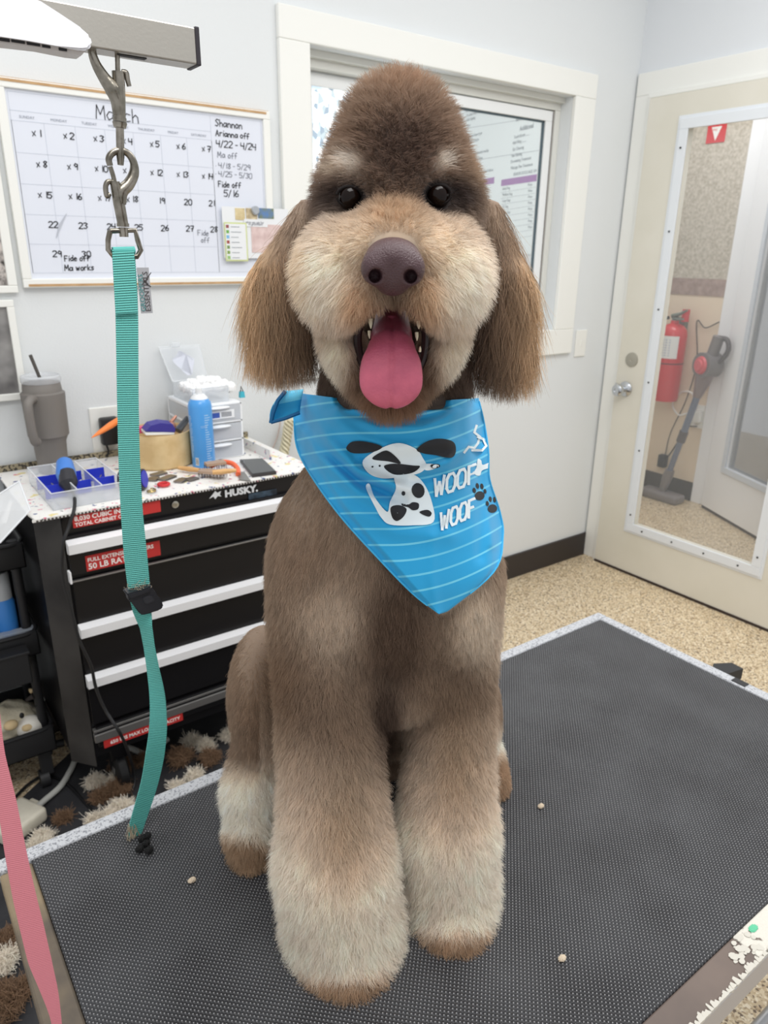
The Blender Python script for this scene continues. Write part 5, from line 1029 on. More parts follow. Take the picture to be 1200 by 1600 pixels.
# neck and trunk
C_((620, 560, .74), (612, 740, .755), 120, 140, .010, .7)
E_(602, 860, .750, 172, 190, .120, .010, .75)
E_(600, 975, .800, 170, 135, .140, .010, .75)
E_(500, 890, .735, 88, 150, .090, .010, .75)
E_(708, 900, .745, 84, 140, .090, .010, .75)
C_((600, 1000, .86), (600, 1040, 1.00), 160, 165, .010, .6)
# front legs
C_((500, 960, .715), (516, 1150, .690), 86, 84, .014, .55)
C_((516, 1150, .690), (524, 1340, .660), 84, 96, .019, .5)
C_((524, 1340, .660), (538, 1450, .655), 98, 100, .021, .45)
E_(546, 1512, .625, 86, 84, .070, .018, .5)
C_((716, 960, .750), (706, 1120, .740), 72, 68, .013, .55)
C_((706, 1120, .740), (697, 1290, .715), 70, 83, .018, .5)
C_((697, 1290, .715), (704, 1390, .705), 84, 80, .020, .45)
E_(706, 1436, .680, 70, 70, .062, .017, .5)
# hind legs
E_(418, 1085, .880, 58, 108, .110, .010, .7, 8)
C_((410, 1150, .84), (392, 1235, .80), 48, 52, .016, .5)
E_(396, 1290, .790, 50, 66, .055, .016, .5)
E_(398, 1335, .775, 36, 32, .045, .010, .5)
E_(735, 1110, .930, 50, 90, .100, .010, .7)
E_(762, 1190, .940, 30, 50, .050, .013, .5)
E_(772, 1222, .915, 27, 34, .040, .008, .5)
mouth_c = fr(W(611, 542, .575)); mouth_r = np.array((55*.00049, .062, 62*.00050))
def mouth(G): return sd_ell(G, mouth_c, mouth_r)
def eye_sock(G): return np.minimum(sd_ell(G, fr(W(546, 309, .588)), np.array((.0100, .013, .0080))), sd_ell(G, fr(W(685, 306, .588)), np.array((.0100, .013, .0080))))
def body_sdf(G):
    d = None
    for fn, L, g, c in PR:
        e = fn(G); d = e if d is None else smin(d, e, .014)
    d = -smin(-d, mouth(G), .004)
    d = -smin(-d, eye_sock(G), .004)
    return np.maximum(d, TZ+.002-G[..., 2])
EARS = [12, 13, 14, 15]; HEADP = [k for k in range(len(PR)) if k not in EARS]
G, lo = grid((-.24, .46, TZ-.01), (.24, 1.16, 1.66), .005)
V, Q = nets(body_sdf(G), lo, .005); del G

# coat colour: patches of the dog's own markings, plus painted shade between the legs, laid over the front of the coat
COAT = [  # x, y, rx, ry, colour, strength
 (600, 900, 400, 500, (133, 113, 96), 1), (622, 250, 150, 170, (120, 99, 83), 1), (630, 235, 62, 66, (84, 66, 58), .8), (640, 120, 90, 30, (140, 112, 92), .8),
 (520, 330, 50, 60, (104, 84, 70), .8), (735, 330, 45, 70, (120, 98, 80), .8), (745, 300, 22, 70, (150, 126, 102), .6),
 (538, 314, 42, 32, (42, 32, 30), 1), (702, 310, 42, 34, (42, 32, 30), 1), (515, 335, 16, 26, (60, 46, 40), .7), (740, 345, 18, 30, (70, 54, 46), .8),
 (550, 254, 20, 20, (196, 184, 172), 1), (524, 266, 14, 12, (170, 156, 140), .7), (690, 252, 14, 15, (196, 184, 172), 1),
 (615, 360, 78, 34, (176, 152, 128), .95), (615, 335, 40, 22, (160, 132, 106), .8),
 (515, 430, 66, 86, (230, 214, 196), 1), (715, 435, 60, 84, (230, 214, 196), 1), (560, 385, 42, 36, (210, 190, 168), .8), (680, 385, 40, 36, (210, 190, 168), .8),
 (562, 470, 26, 38, (178, 144, 114), .8), (662, 465, 24, 42, (174, 142, 112), .8), (615, 490, 46, 20, (120, 88, 68), .9), (478, 420, 14, 60, (190, 166, 136), .5),
 (528, 560, 30, 50, (214, 202, 184), 1), (708, 555, 30, 50, (212, 198, 180), 1), (612, 628, 62, 44, (108, 76, 56), 1), (560, 590, 20, 40, (110, 86, 70), .6), (665, 585, 18, 40, (110, 86, 70), .6),
 (610, 700, 190, 90, (120, 100, 84), .5),
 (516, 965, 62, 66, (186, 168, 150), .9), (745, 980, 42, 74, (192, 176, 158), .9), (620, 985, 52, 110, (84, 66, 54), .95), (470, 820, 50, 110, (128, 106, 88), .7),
 (430, 1090, 62, 110, (112, 90, 72), 1), (516, 1110, 70, 70, (116, 96, 80), .7), (712, 1080, 60, 60, (112, 92, 76), .8),
]
def coat(P):
    'P: (n,3) points in the dog frame -> linear rgb'
    v = unfr(P)-np.array(CAM); z = v@np.array(_F); X = 600+FPX*(v@np.array(_R))/z; Y = 800-FPX*(v@np.array(_U))/z
    c = np.tile(np.array((128, 107, 90.)), (len(P), 1))
    def put(m, col): m = np.clip(m, 0, 1)[:, None]; c[:] = c*(1-m)+np.array(col, float)*m
    for x, y, rx, ry, col, s in COAT:
        q = ((X-x)/rx)**2+((Y-y)/ry)**2; put(s*np.exp(-np.maximum(q-.25, 0)*1.3), col)
    rr = P[:, 0]
    leg = lambda X0, X1: (X > X0) & (X < X1)
    # legs pale towards the foot, brown toes
    for (x0, x1, y0, y1, yt, xc) in ((405, 640, 1160, 1400, 1508, 548), (0, 800, 1110, 1350, 1442, 706)):
        x0 = np.where(Y > 1420, 638, 603) if x0 == 0 else x0
        m = (X > x0) & (X < x1) & (P[:, 1] < .82) & (Y > 1000)
        edge = np.abs(X-xc)/90.
        put(m*(Y-y0+60*edge)/(y1-y0), (232, 213, 193))
        put(m*(Y-yt+(edge**2)*14)/26, (142, 114, 90))
    m = (Y > 1050) & (P[:, 1] < .82); q = ((X-532)/40)**2+((Y-1290)/90)**2; put(m*.55*np.exp(-q), (150, 124, 98))
    q = ((X-712)/36)**2+((Y-1190)/90)**2; put(m*.5*np.exp(-q), (150, 124, 98))
    put(.95*np.exp(-np.maximum(((X-604)/26)**2+((Y-1120)/75)**2-.3, 0)*1.5)*np.clip((P[:, 1]-.645)/.02, 0, 1), (70, 55, 46))  # dark gap between the front legs, its shade painted into the coat
    hl = (X < 440) & (P[:, 1] > .72); put(hl*(Y-1175)/50, (232, 220, 202)); put(hl*(Y-1298-(X-400)*.25)/22, (146, 120, 96))
    hr = (X > 725) & (P[:, 1] > .83); put(hr*(Y-1120)/40, (226, 212, 194)); put(hr*(Y-1168)/22, (150, 122, 98))
    # ears: tan outside, dark towards the head
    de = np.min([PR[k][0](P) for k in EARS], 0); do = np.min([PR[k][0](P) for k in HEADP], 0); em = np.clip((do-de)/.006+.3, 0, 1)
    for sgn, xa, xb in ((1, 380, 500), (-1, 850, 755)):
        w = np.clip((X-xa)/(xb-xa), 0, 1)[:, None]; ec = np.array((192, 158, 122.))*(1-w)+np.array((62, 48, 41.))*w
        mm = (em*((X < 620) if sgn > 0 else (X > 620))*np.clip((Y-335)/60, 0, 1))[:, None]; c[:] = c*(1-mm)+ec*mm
    bk_ = np.clip((P[:, 1]-.71)/.02, 0, 1)*np.clip((760-Y)/40, 0, 1); put(bk_, (124, 102, 84))
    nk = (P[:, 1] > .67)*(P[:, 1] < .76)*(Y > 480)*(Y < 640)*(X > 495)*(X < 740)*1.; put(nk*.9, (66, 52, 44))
    lm = c.mean(1)[:, None]; c = np.clip(c+(lm-c)*.05+np.array((0, 1, 1)), 0, 250)/255.; c = np.where(c <= .04045, c/12.92, ((c+.055)/1.055)**2.4)
    return c, X, Y
m_skin = bpy.data.materials.new('coat_skin'); m_skin.use_nodes = True
_n = m_skin.node_tree.nodes; _a = _n.new('ShaderNodeAttribute'); _a.attribute_name = 'coat'
m_skin.node_tree.links.new(_a.outputs['Color'], _n['Principled BSDF'].inputs['Base Color']); _n['Principled BSDF'].inputs['Roughness'].default_value = .8
dog_base = Vector(W(600, 1340, .75)); dog_base.z = TZ
dog = np_mesh('dog', V, Q, m_skin, origin=tuple(dog_base))
tag(dog, 'brown and cream curly poodle-mix dog sitting on the black grooming table, mouth open', 'dog')
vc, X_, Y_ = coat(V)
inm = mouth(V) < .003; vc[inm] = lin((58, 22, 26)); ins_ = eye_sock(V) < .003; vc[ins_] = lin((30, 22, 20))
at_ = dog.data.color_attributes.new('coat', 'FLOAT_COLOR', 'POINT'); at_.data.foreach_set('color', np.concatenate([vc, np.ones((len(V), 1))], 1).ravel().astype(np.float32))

# ------------------------------------------------------------------ bandana
OUTL = [(452, 612), (458, 650), (463, 700), (486, 745), (532, 808), (590, 872), (645, 928), (690, 963)]
OUTR = [(748, 622), (757, 660), (764, 705), (766, 750), (782, 800), (787, 840), (772, 895), (690, 963)]
def along(pl, t):
    n = len(pl)-1; k = min(int(t*n), n-1); f = t*n-k; return (pl[k][0]*(1-f)+pl[k+1][0]*f, pl[k][1]*(1-f)+pl[k+1][1]*f)
bvh = BVHTree.FromPolygons(unfr(V).tolist(), Q.tolist())
def dist_body(x, y):
    d = ray(x, y); h = bvh.ray_cast(CAM, d.normalized()); return h[3] if h[0] else None
NB = 96; rows = 110
OL = [tuple(p) for p in spline([(*p, 0) for p in OUTL], 6)]; OR = [tuple(p) for p in spline([(*p, 0) for p in OUTR], 6)]
gx = np.zeros((rows+1, NB+1)); gy = gx.copy(); gd = gx.copy()
for j in range(rows+1):
    t = j/rows; t = t*.985; l = along(OL, t); r = along(OR, t)
    for i in range(NB+1):
        s = i/NB; x = l[0]*(1-s)+r[0]*s; y = l[1]*(1-s)+r[1]*s
        y -= 10*math.sin(math.pi*s)*max(0, 1-t*6)*-1 + 0
        y += 14*math.sin(math.pi*s)*t*(1-t)*2
        gx[j, i], gy[j, i] = x, y
        d = None
        if y > 645 or abs(x-612) > 75: d = dist_body(x, y)
        gd[j, i] = d if d and (y > 700 or d > .60) else np.nan
# fill gaps (behind chin and ears the cloth keeps going round the neck), then let the cloth hang smoothly
yy, xx = np.mgrid[0:rows+1, 0:NB+1]
est = .735+.10*((gx-612)/150)**2 - .00018*(gy-610)
bad = np.isnan(gd) | (np.abs(gd-est) > .09); gd[bad] = est[bad]
for it in range(50):
    p = np.pad(gd, 1, mode='edge'); av = (p[:-2, 1:-1]+p[2:, 1:-1]+p[1:-1, :-2]+p[1:-1, 2:])/4
    gd = av
def ridge(x, y, P, wd, amp):
    'soft fold along a polyline in the cloth'
    best = 1e9
    for (a, b) in zip(P, P[1:]):
        dx, dy = b[0]-a[0], b[1]-a[1]; t = max(0, min(1, ((x-a[0])*dx+(y-a[1])*dy)/(dx*dx+dy*dy))); best = min(best, math.hypot(x-a[0]-t*dx, y-a[1]-t*dy))
    return amp*math.exp(-(best/wd)**2)
FOLDS = [([(478, 625), (515, 690), (560, 735), (640, 765)], 9, .007), ([(462, 660), (500, 715), (560, 770), (620, 800)], 10, .006),
         ([(466, 640), (505, 703), (560, 752), (630, 782)], 6, -.006), ([(745, 640), (735, 690), (700, 722), (640, 742)], 8, .007),
         ([(755, 655), (748, 705), (712, 738)], 6, -.006), ([(500, 640), (560, 682), (620, 700), (700, 690)], 12, .004),
         ([(530, 640), (590, 668), (660, 668), (725, 640)], 9, .004), ([(676, 840), (674, 900), (682, 950)], 8, .0016), ([(545, 790), (620, 830), (700, 835)], 14, .003),
         ([(758, 700), (762, 770), (770, 850)], 8, .005), ([(745, 735), (752, 800), (750, 870)], 8, -.003), ([(560, 722), (620, 748), (690, 742)], 7, -.004)]
bv = []
for j in range(rows+1):
    for i in range(NB+1):
        x, y = gx[j, i], gy[j, i]; s = i/NB
        d = gd[j, i]-.017-1.5*sum(ridge(x, y, *f) for f in FOLDS)+.030*max(0, abs(s-.5)*2-.82)/.18*(1-(j/rows)**2)
        if y > 640 or abs(x-612) > 90:
            db = dist_body(x, y)
            if db and db > .62: d = min(d, db-.0085)
        gd[j, i] = d
for it in range(2):
    p = np.pad(gd, 1, mode='edge'); gd = np.minimum(gd, (p[:-2, 1:-1]+p[2:, 1:-1]+p[1:-1, :-2]+p[1:-1, 2:])/4)
for j in range(rows+1):
    for i in range(NB+1): bv.append(CAM+ray(gx[j, i], gy[j, i]).normalized()*gd[j, i])
bf = [(j*(NB+1)+i, j*(NB+1)+i+1, (j+1)*(NB+1)+i+1, (j+1)*(NB+1)+i) for j in range(rows) for i in range(NB)]
m_ban = bpy.data.materials.new('bandana_cloth'); m_ban.use_nodes = True
nt = m_ban.node_tree; N = nt.nodes; L = nt.links; b = N['Principled BSDF']; b.inputs['Roughness'].default_value = .62; b.inputs['Sheen Weight'].default_value = .15; b.inputs['Specular IOR Level'].default_value = .3
uvn = N.new('ShaderNodeUVMap'); uvn.uv_map = 'UVMap'; sp = N.new('ShaderNodeSeparateXYZ'); L.new(uvn.outputs[0], sp.inputs[0])
def math_(op, a, bb=None):
    n = N.new('ShaderNodeMath'); n.operation = op
    for k, v in enumerate((a, bb)):
        if v is None: continue
        if isinstance(v, (int, float)): n.inputs[k].default_value = v
        else: L.new(v, n.inputs[k])
    return n.outputs[0]
fr_ = math_('FRACT', math_('MULTIPLY', sp.outputs[1], 14.0)); ln = math_('LESS_THAN', fr_, .13)
nz = N.new('ShaderNodeTexNoise'); nz.inputs['Scale'].default_value = 6; L.new(uvn.outputs[0], nz.inputs['Vector'])
ln = math_('MULTIPLY', ln, math_('ADD', math_('MULTIPLY', nz.outputs[0], .6), .25))
mx = N.new('ShaderNodeMix'); mx.data_type = 'RGBA'; mx.inputs[6].default_value = (*lin((34, 156, 210)), 1); mx.inputs[7].default_value = (*lin((130, 220, 240)), 1)
L.new(ln, mx.inputs[0]); L.new(mx.outputs[2], b.inputs['Base Color'])
wv = N.new('ShaderNodeTexNoise'); wv.inputs['Scale'].default_value = 400; L.new(uvn.outputs[0], wv.inputs['Vector'])
bp = N.new('ShaderNodeBump'); bp.inputs['Strength'].default_value = .15; bp.inputs['Distance'].default_value = .001; L.new(wv.outputs[0], bp.inputs['Height']); L.new(bp.outputs[0], b.inputs['Normal'])
ban = thing('bandana', 'bright blue striped bandana printed with a spotted puppy, tied round the dog neck', 'bandana', tuple(W(690, 963, .62)))
def sheet(name, vs, fs, uvs, m, thick=.0012):
    o0 = ban.matrix_world.translation
    me = bpy.data.meshes.new(name); me.from_pydata([tuple(v-o0) for v in vs], [], fs); me.update()
    uv = me.uv_layers.new(name='UVMap')
    li = np.zeros(len(me.loops), np.int32); me.loops.foreach_get('vertex_index', li); uv.data.foreach_set('uv', np.array(uvs, np.float32)[li].ravel())
    o = bpy.data.objects.new(name, me); COL.objects.link(o); o.parent = ban; me.materials.append(m)
    me.polygons.foreach_set('use_smooth', [True]*len(me.polygons))
    md = o.modifiers.new('thick', 'SOLIDIFY'); md.thickness = thick; md.offset = 1
    return o
uvs = [((gx[j, i]-440)/350, (gy[j, i]-600+max(0, gx[j, i]-610)**2*.0018+max(0, 560-gx[j, i])**2*-.0012)/350) for j in range(rows+1) for i in range(NB+1)]
sheet('cloth', bv, bf, uvs, m_ban)
bbvh = BVHTree.FromPolygons([tuple(v) for v in bv], bf)
# the part of the cloth that goes round behind the neck to the knot
nb_c = W(612, 640, .755); nbv = []; nbu = []
for k in range(33):
    th = math.radians(8+164*k/32); dr_ = RH*math.cos(th)+AH*math.sin(th)
    for q_ in range(6):
        o_ = nb_c+Vector((0, 0, .010-.008*q_-.004*math.sin(th))); h = bvh.ray_cast(o_+dr_*.25, -dr_)
        rr_ = (h[0]-o_).dot(dr_) if h[0] else .09
        nbv.append(o_+dr_*(max(.06, min(rr_, .13))+.006+.002*math.sin(q_*2.2+k*.4))); nbu.append((k/33, .30+q_*.03))
sheet('neck_band', nbv, [(k*6+q_, k*6+q_+1, (k+1)*6+q_+1, (k+1)*6+q_) for k in range(32) for q_ in range(5)], nbu, m_ban)
# loose corner of the knot, left of the neck
kp = [(472, 612, .775), (447, 612, .765), (430, 624, .76), (423, 660, .755), (436, 657, .757), (466, 643, .775)]
kv = []; kf = []
TLk, TRk, BLk, BRk = (446, 611), (474, 608), (422, 661), (468, 644)
for j in range(9):
    for i in range(9):
        s, t = i/8, j/8; x = (TLk[0]*(1-s)+TRk[0]*s)*(1-t)+(BLk[0]*(1-s)+BRk[0]*s)*t; y = (TLk[1]*(1-s)+TRk[1]*s)*(1-t)+(BLk[1]*(1-s)+BRk[1]*s)*t
        x += -8*math.sin(math.pi*t)*(1-s)
        kv.append(W(x, y, .765+.006*math.sin(s*5)-.004*math.sin(t*6)))
kf = [(j*9+i, j*9+i+1, (j+1)*9+i+1, (j+1)*9+i) for j in range(8) for i in range(8)]
sheet('knot_end', kv, kf, [(0, .43+.02*(k//9)/9) for k in range(81)], m_ban)
kh = MB(); kh.tube([W(446, 611, .757), W(434, 626, .754), (W(427, 645, .752)), W(423, 661, .750)], .0022, 6); kh.tube([W(423, 660, .75), W(445, 654, .753), W(468, 645, .760)], .0020, 6)
kh.obj('hem', mat('bandana_hem', (16, 92, 140), .7), ban, True)
hm = MB()
for O in (OL, OR):
    pts = []
    for k in range(0, 40):
        x, y, _ = O[min(len(O)-1, k)] if k < len(O) else O[-1]
        h = bbvh.ray_cast(CAM, ray(x*.993+614*.007, y-1).normalized())
        if h[0]: pts.append(h[0]-ray(x, y).normalized()*.0005)
    if len(pts) > 3: hm.tube(pts, .0011, 6)
hm.obj('hem', mat('bandana_edge', (60, 170, 216), .7), ban, True)
def cloth_pt(x, y, off=.0012):
    d = ray(x, y).normalized(); h = bbvh.ray_cast(CAM, d)
    return h[0]-d*off if h[0] else None
def print_on(name, polys, m, off=.0014, label=None):
    'printed shapes that follow the cloth'
    M = MB()
    for pl in polys:
        n = len(pl); xs = [p[0] for p in pl]; ys = [p[1] for p in pl]; pts = [Vector(p) for p in pl]
        step = 4
        def inside(x, y):
            c = False
            for k in range(n):
                (x1, y1), (x2, y2) = pl[k], pl[k-1]
                if (y1 > y) != (y2 > y) and x < (x2-x1)*(y-y1)/(y2-y1)+x1: c = not c
            return c
        y = min(ys)+1.5
        while y < max(ys):
            x = min(xs)+1.5
            while x < max(xs):
                if inside(x, y) and min((Vector((x, y))-p).length for p in pts) > 2.2: pts.append(Vector((x, y)))
                x += step
            y += step
        vo, ed, fa = geometry.delaunay_2d_cdt(pts, [], [list(range(n))], 1, 1e-4)[:3]
        P = [cloth_pt(v.x, v.y, off) for v in vo]
        M._add([p or Vector((0, 0, 0)) for p in P], [f for f in fa if all(P[i] is not None for i in f)])
    o = M.obj(name, m, ban, True, 180)
    if label: o['label'] = label
    return o
def closed(pts, n=5):
    P = [Vector((*p, 0)) for p in pts]; P = P[-2:]+P+P[:2]; out = []
    for i in range(2, len(P)-2):
        a, b_, c, d = P[i-1:i+3]
        for k in range(n):
            t = k/n; v = .5*((2*b_)+(c-a)*t+(2*a-5*b_+4*c-d)*t*t+(3*b_-a-3*c+d)*t**3); out.append((v.x, v.y))
    return out
def oval(x, y, rx, ry, rot=0):
    c, s = math.cos(math.radians(rot)), math.sin(math.radians(rot))
    return [(x+rx*math.cos(k*.3927)*c-ry*math.sin(k*.3927)*s, y+rx*math.cos(k*.3927)*s+ry*math.sin(k*.3927)*c) for k in range(16)]
m_pw = mat('print_white', (226, 236, 240), .7); m_pk = mat('print_black', (22, 24, 30), .6)
q = lambda P: [(400+x*.35, 560+y*.35) for x, y in P]       # from the 420 px crop to the photo
white = [closed(q([(478, 455), (560, 400), (640, 378), (715, 405), (745, 445), (760, 480), (730, 512), (640, 530), (560, 535), (500, 510)])),
         closed(q([(620, 525), (700, 518), (750, 560), (785, 640), (792, 730), (700, 745), (600, 742), (560, 712), (530, 660), (495, 590), (492, 565), (508, 562), (530, 620), (585, 685), (598, 640), (625, 580)])),
         closed(q([(735, 478), (770, 470), (820, 478), (800, 492), (760, 500)]))]
black = [closed(q([(404, 395), (430, 372), (490, 372), (560, 392), (545, 410), (500, 422), (440, 424), (410, 412)])),
         closed(q([(718, 408), (760, 372), (820, 358), (880, 372), (893, 410), (880, 440), (850, 442), (800, 432), (750, 425)])),
         closed(q([(520, 450), (545, 425), (585, 412), (625, 440), (645, 470), (590, 460)])), closed(q([(572, 480), (620, 470), (700, 478), (732, 482), (700, 510), (630, 520), (590, 505)])),
         closed(q([(780, 475), (815, 472), (820, 485), (790, 492)])),
         oval(*q([(724, 590)])[0], 10, 12, -15), oval(*q([(658, 603)])[0], 3, 3.5), closed(q([(602, 665), (640, 655), (672, 672), (660, 705), (630, 726), (608, 710)])),
         closed(q([(650, 648), (680, 652), (700, 642), (726, 648), (724, 672), (700, 678), (680, 665), (655, 658)])), closed(q([(730, 685), (765, 676), (784, 690), (775, 706), (750, 700)])),
         oval(*q([(520, 484)])[0], 1.6, 1.6), oval(*q([(552, 480)])[0], 1.6, 1.6)]
def strokes_px(txt, x, y, h, slope, wd, sx=.72):
    out = []
    for st in strokes(txt, h, 1.3): out += ribbon([(x+p[0]*sx, y-p[1]-p[0]*sx*slope) for p in st], wd)
    return out
letters = strokes_px('WOOF', 678, 777, 27, .36, 4.4) + strokes_px('WOOF', 688, 828, 26, .42, 4.2, .62)
bone = [closed(q([(975, 505), (985, 485), (990, 450), (1005, 455), (1012, 475), (1045, 465), (1050, 485), (1010, 500), (1000, 522), (980, 520)]))]
curl = ribbon([q([p])[0] for p in [(930, 420), (950, 395), (975, 400), (990, 380), (1000, 350), (975, 330), (985, 300)]], 3.6)+ribbon([q([p])[0] for p in [(965, 410), (1010, 410), (1028, 390), (1015, 360), (990, 350)]], 3.6)
paw = []
for (cx, cy, s_, r_) in ((999, 597, 1.0, -12), (1056, 655, .95, -8)):
    for dx, dy, a_, b_ in ((0, 16, 22, 20), (-24, -8, 7, 12), (-10, -28, 7, 13), (10, -26, 7, 13), (24, -4, 6, 11)):
        paw.append(oval(400+(cx+dx*s_)*.35, 560+(cy+dy*s_)*.35, a_*.35*s_, b_*.35*s_, r_))
print_on('puppy_print', white, m_pw); print_on('puppy_spots', black, m_pk, .0019)
print_on('lettering', letters+bone+curl, m_pw, .0016); print_on('paw_prints', paw, m_pk, .0019)

# ------------------------------------------------------------------ face
m_nose = mat('nose_leather', (72, 50, 54), .38, spec=.5, bump=.5, bscale=900)
nc = fr(W(614, 412, .528)); sN = mpp(614, 412, .528)
G, lo = grid(nc-np.array((.034, .034, .034)), nc+np.array((.034, .034, .034)), .001)
d = sd_ell(G, nc+np.array((0, .004, .004)), np.array((43*sN, .020, 30*sN)))
d = smin(d, sd_ell(G, nc+np.array((0, .003, -.007)), np.array((33*sN, .016, 33*sN))), .006)
for s in (-1, 1):
    d = smin(d, sd_ell(G, nc+np.array((s*.0115, -.006, -.003)), np.array((.0105, .010, .0115))), .005)
    d = -smin(-d, sd_cap(G, nc+np.array((s*.0103, -.026, -.0072)), nc+np.array((s*.0128, -.004, -.0082)), .0052, .0040, 1), .002)
    d = -smin(-d, sd_cap(G, nc+np.array((s*.0150, -.018, -.0090)), nc+np.array((s*.0210, -.010, -.0100)), .0022, .0016, 1), .002)
d = -smin(-d, sd_cap(G, nc+np.array((0, -.021, -.006)), nc+np.array((0, -.013, -.026)), .0007, .0010, 1), .0012)
V2, Q2 = nets(d, lo, .001); np_mesh('nose', V2, Q2, m_nose, dog)
m_tong = mat('tongue_flesh', (196, 96, 118), .42, spec=.5, bump=.25, bscale=600, col2=(178, 84, 108), vscale=60)
# tongue: from deep in the mouth, over the lower teeth, hanging to a broad tip
tp = [(612, 498, .628, 26, .006), (612, 520, .602, 30, .006), (612, 542, .580, 31, .0055), (611, 557, .571, 32, .0055), (611, 570, .565, 39, .005), (611, 590, .560, 41, .005), (611, 607, .558, 38, .0048)]
tc = [fr(W(*p[:3])) for p in tp]
G, lo = grid((tc[0][0]-.035, .535, tc[-1][2]-.035), (tc[0][0]+.035, .65, tc[0][2]+.025), .0012)
d = None
tcs = []
for a, b2, pa, pb in zip(tc, tc[1:], tp, tp[1:]):
    for k in range(5):
        t = k/5; tcs.append((a*(1-t)+b2*t, (pa[3]*(1-t)+pb[3]*t)*mpp(612, 560, .57), pa[4]))
tcs.append((tc[-1], tp[-1][3]*mpp(612, 560, .57), .0048))
for c, rr, th in tcs:
    e = sd_ell(G, c, np.array((rr, th, .0125 if c is not tcs[-1][0] else .016))); d = e if d is None else smin(d, e, .006)
gz = G[..., 0]-tc[0][0]
d = d+.0016*np.exp(-(gz/.0022)**2)*(G[..., 1] < .6)
V2, Q2 = nets(d, lo, .0012); np_mesh('tongue', V2, Q2, m_tong, dog)
# dark lips and gums round the mouth, teeth
m_lip = mat('lip_dark', (40, 26, 26), .4)
lp = MB()
for s, xs in ((-1, [(568, 498), (559, 522), (563, 560), (580, 596)]), (1, [(656, 498), (665, 522), (661, 560), (644, 596)])):
    P = spline([W(x, y, .598-.010*(k == 3)) for k, (x, y) in enumerate(xs)], 6); lp.tube(P, .0034, 8)
lp.obj('lips', m_lip, dog, True)
m_tooth = mat('tooth_enamel', (232, 224, 196), .3)
for (x, y, u, l, r) in ((579, 506, .583, 15, .0016), (577, 523, .588, 12, .0013), (654, 508, .583, 12, .0015), (651, 526, .585, 13, .0014), (652, 573, .578, 11, .0013), (656, 545, .588, 8, .0011)):
    tt = MB(); up = -1 if y < 530 else 1
    a = W(x, y+up*l*.5, u); b2 = W(x+.5, y-up*l*.5, u-.002); mid = (a+b2)/2
    tt.tube([a, mid, b2], [r*1.1, r, r*.25], 10); tt.obj('tooth', m_tooth, dog, True)
m_eye = mat('eye_dark', (20, 11, 8), .12, spec=.22); m_lid = mat('eyelid', (20, 14, 13), .7, spec=.2)
for s, (x, y) in ((-1, (547, 309)), (1, (684, 306))):
    c = W(x, y, .5965); e = MB(); e.ell(c, .0092, 24, 16); e.obj('eye', m_eye, dog, True)
    l_ = MB(); R_ = .0094; P = []
    for k in range(17):
        th = math.pi*(.04+.92*k/16); P.append(c+RH*(math.cos(th)*R_)+Vector((0, 0, 1))*(math.sin(th)*.0064+.001)-AH*.0052)
    l_.tube(P, .0013, 8); P = []
    for k in range(17):
        th = math.pi*(1.04+.92*k/16); P.append(c+RH*(math.cos(th)*R_)+Vector((0, 0, 1))*(math.sin(th)*.0060)-AH*.0052)
    l_.tube(P, .0010, 8); l_.obj('eyelid', m_lid, dog, True)

# ------------------------------------------------------------------ fur
FUR_N = 430000
T = np.concatenate([Q[:, [0, 1, 2]], Q[:, [0, 2, 3]]])
A3, B3, C3 = V[T[:, 0]], V[T[:, 1]], V[T[:, 2]]; nn = np.cross(B3-A3, C3-A3); ar = np.linalg.norm(nn, axis=1); fn_ = nn/np.maximum(ar, 1e-12)[:, None]
ce = (A3+B3+C3)/3; cam_f = np.array((0, 0, CAMH)); vd = cam_f-ce; vd /= np.linalg.norm(vd, axis=1)[:, None]
if ((fn_*(ce-np.array((0, .8, 1.1)))).sum(1)).mean() < 0: fn_ = -fn_
face = (fn_*vd).sum(1); wgt = ar*np.clip(.12+np.clip(face+.35, 0, .6)*1.6, .1, 1)*np.clip(.62/np.linalg.norm(cam_f-ce, axis=1), .3, 1.3)
# smooth vertex normals
VN = np.zeros_like(V)
for k in range(3): np.add.at(VN, T[:, k], fn_*ar[:, None])
VN /= np.maximum(np.linalg.norm(VN, axis=1), 1e-9)[:, None]
def roots(n):
    t = rng.choice(len(T), n, p=wgt/wgt.sum()); r1, r2 = rng.random(n), rng.random(n); s = np.sqrt(r1)
    bc = np.stack([1-s, s*(1-r2), s*r2], 1)
    P = (V[T[t]]*bc[..., None]).sum(1); Nn = (VN[T[t]]*bc[..., None]).sum(1); Nn /= np.linalg.norm(Nn, axis=1)[:, None]
    return P, Nn
def attrs(P):
    Wt = []; 
    for fn, Lh, g, c in PR: Wt.append(np.exp(-np.maximum(fn(P), 0)/.006))
    Wt = np.array(Wt).T; Wt /= Wt.sum(1)[:, None]+1e-9
    return Wt@np.array([p[1] for p in PR]), Wt@np.array([p[2] for p in PR])
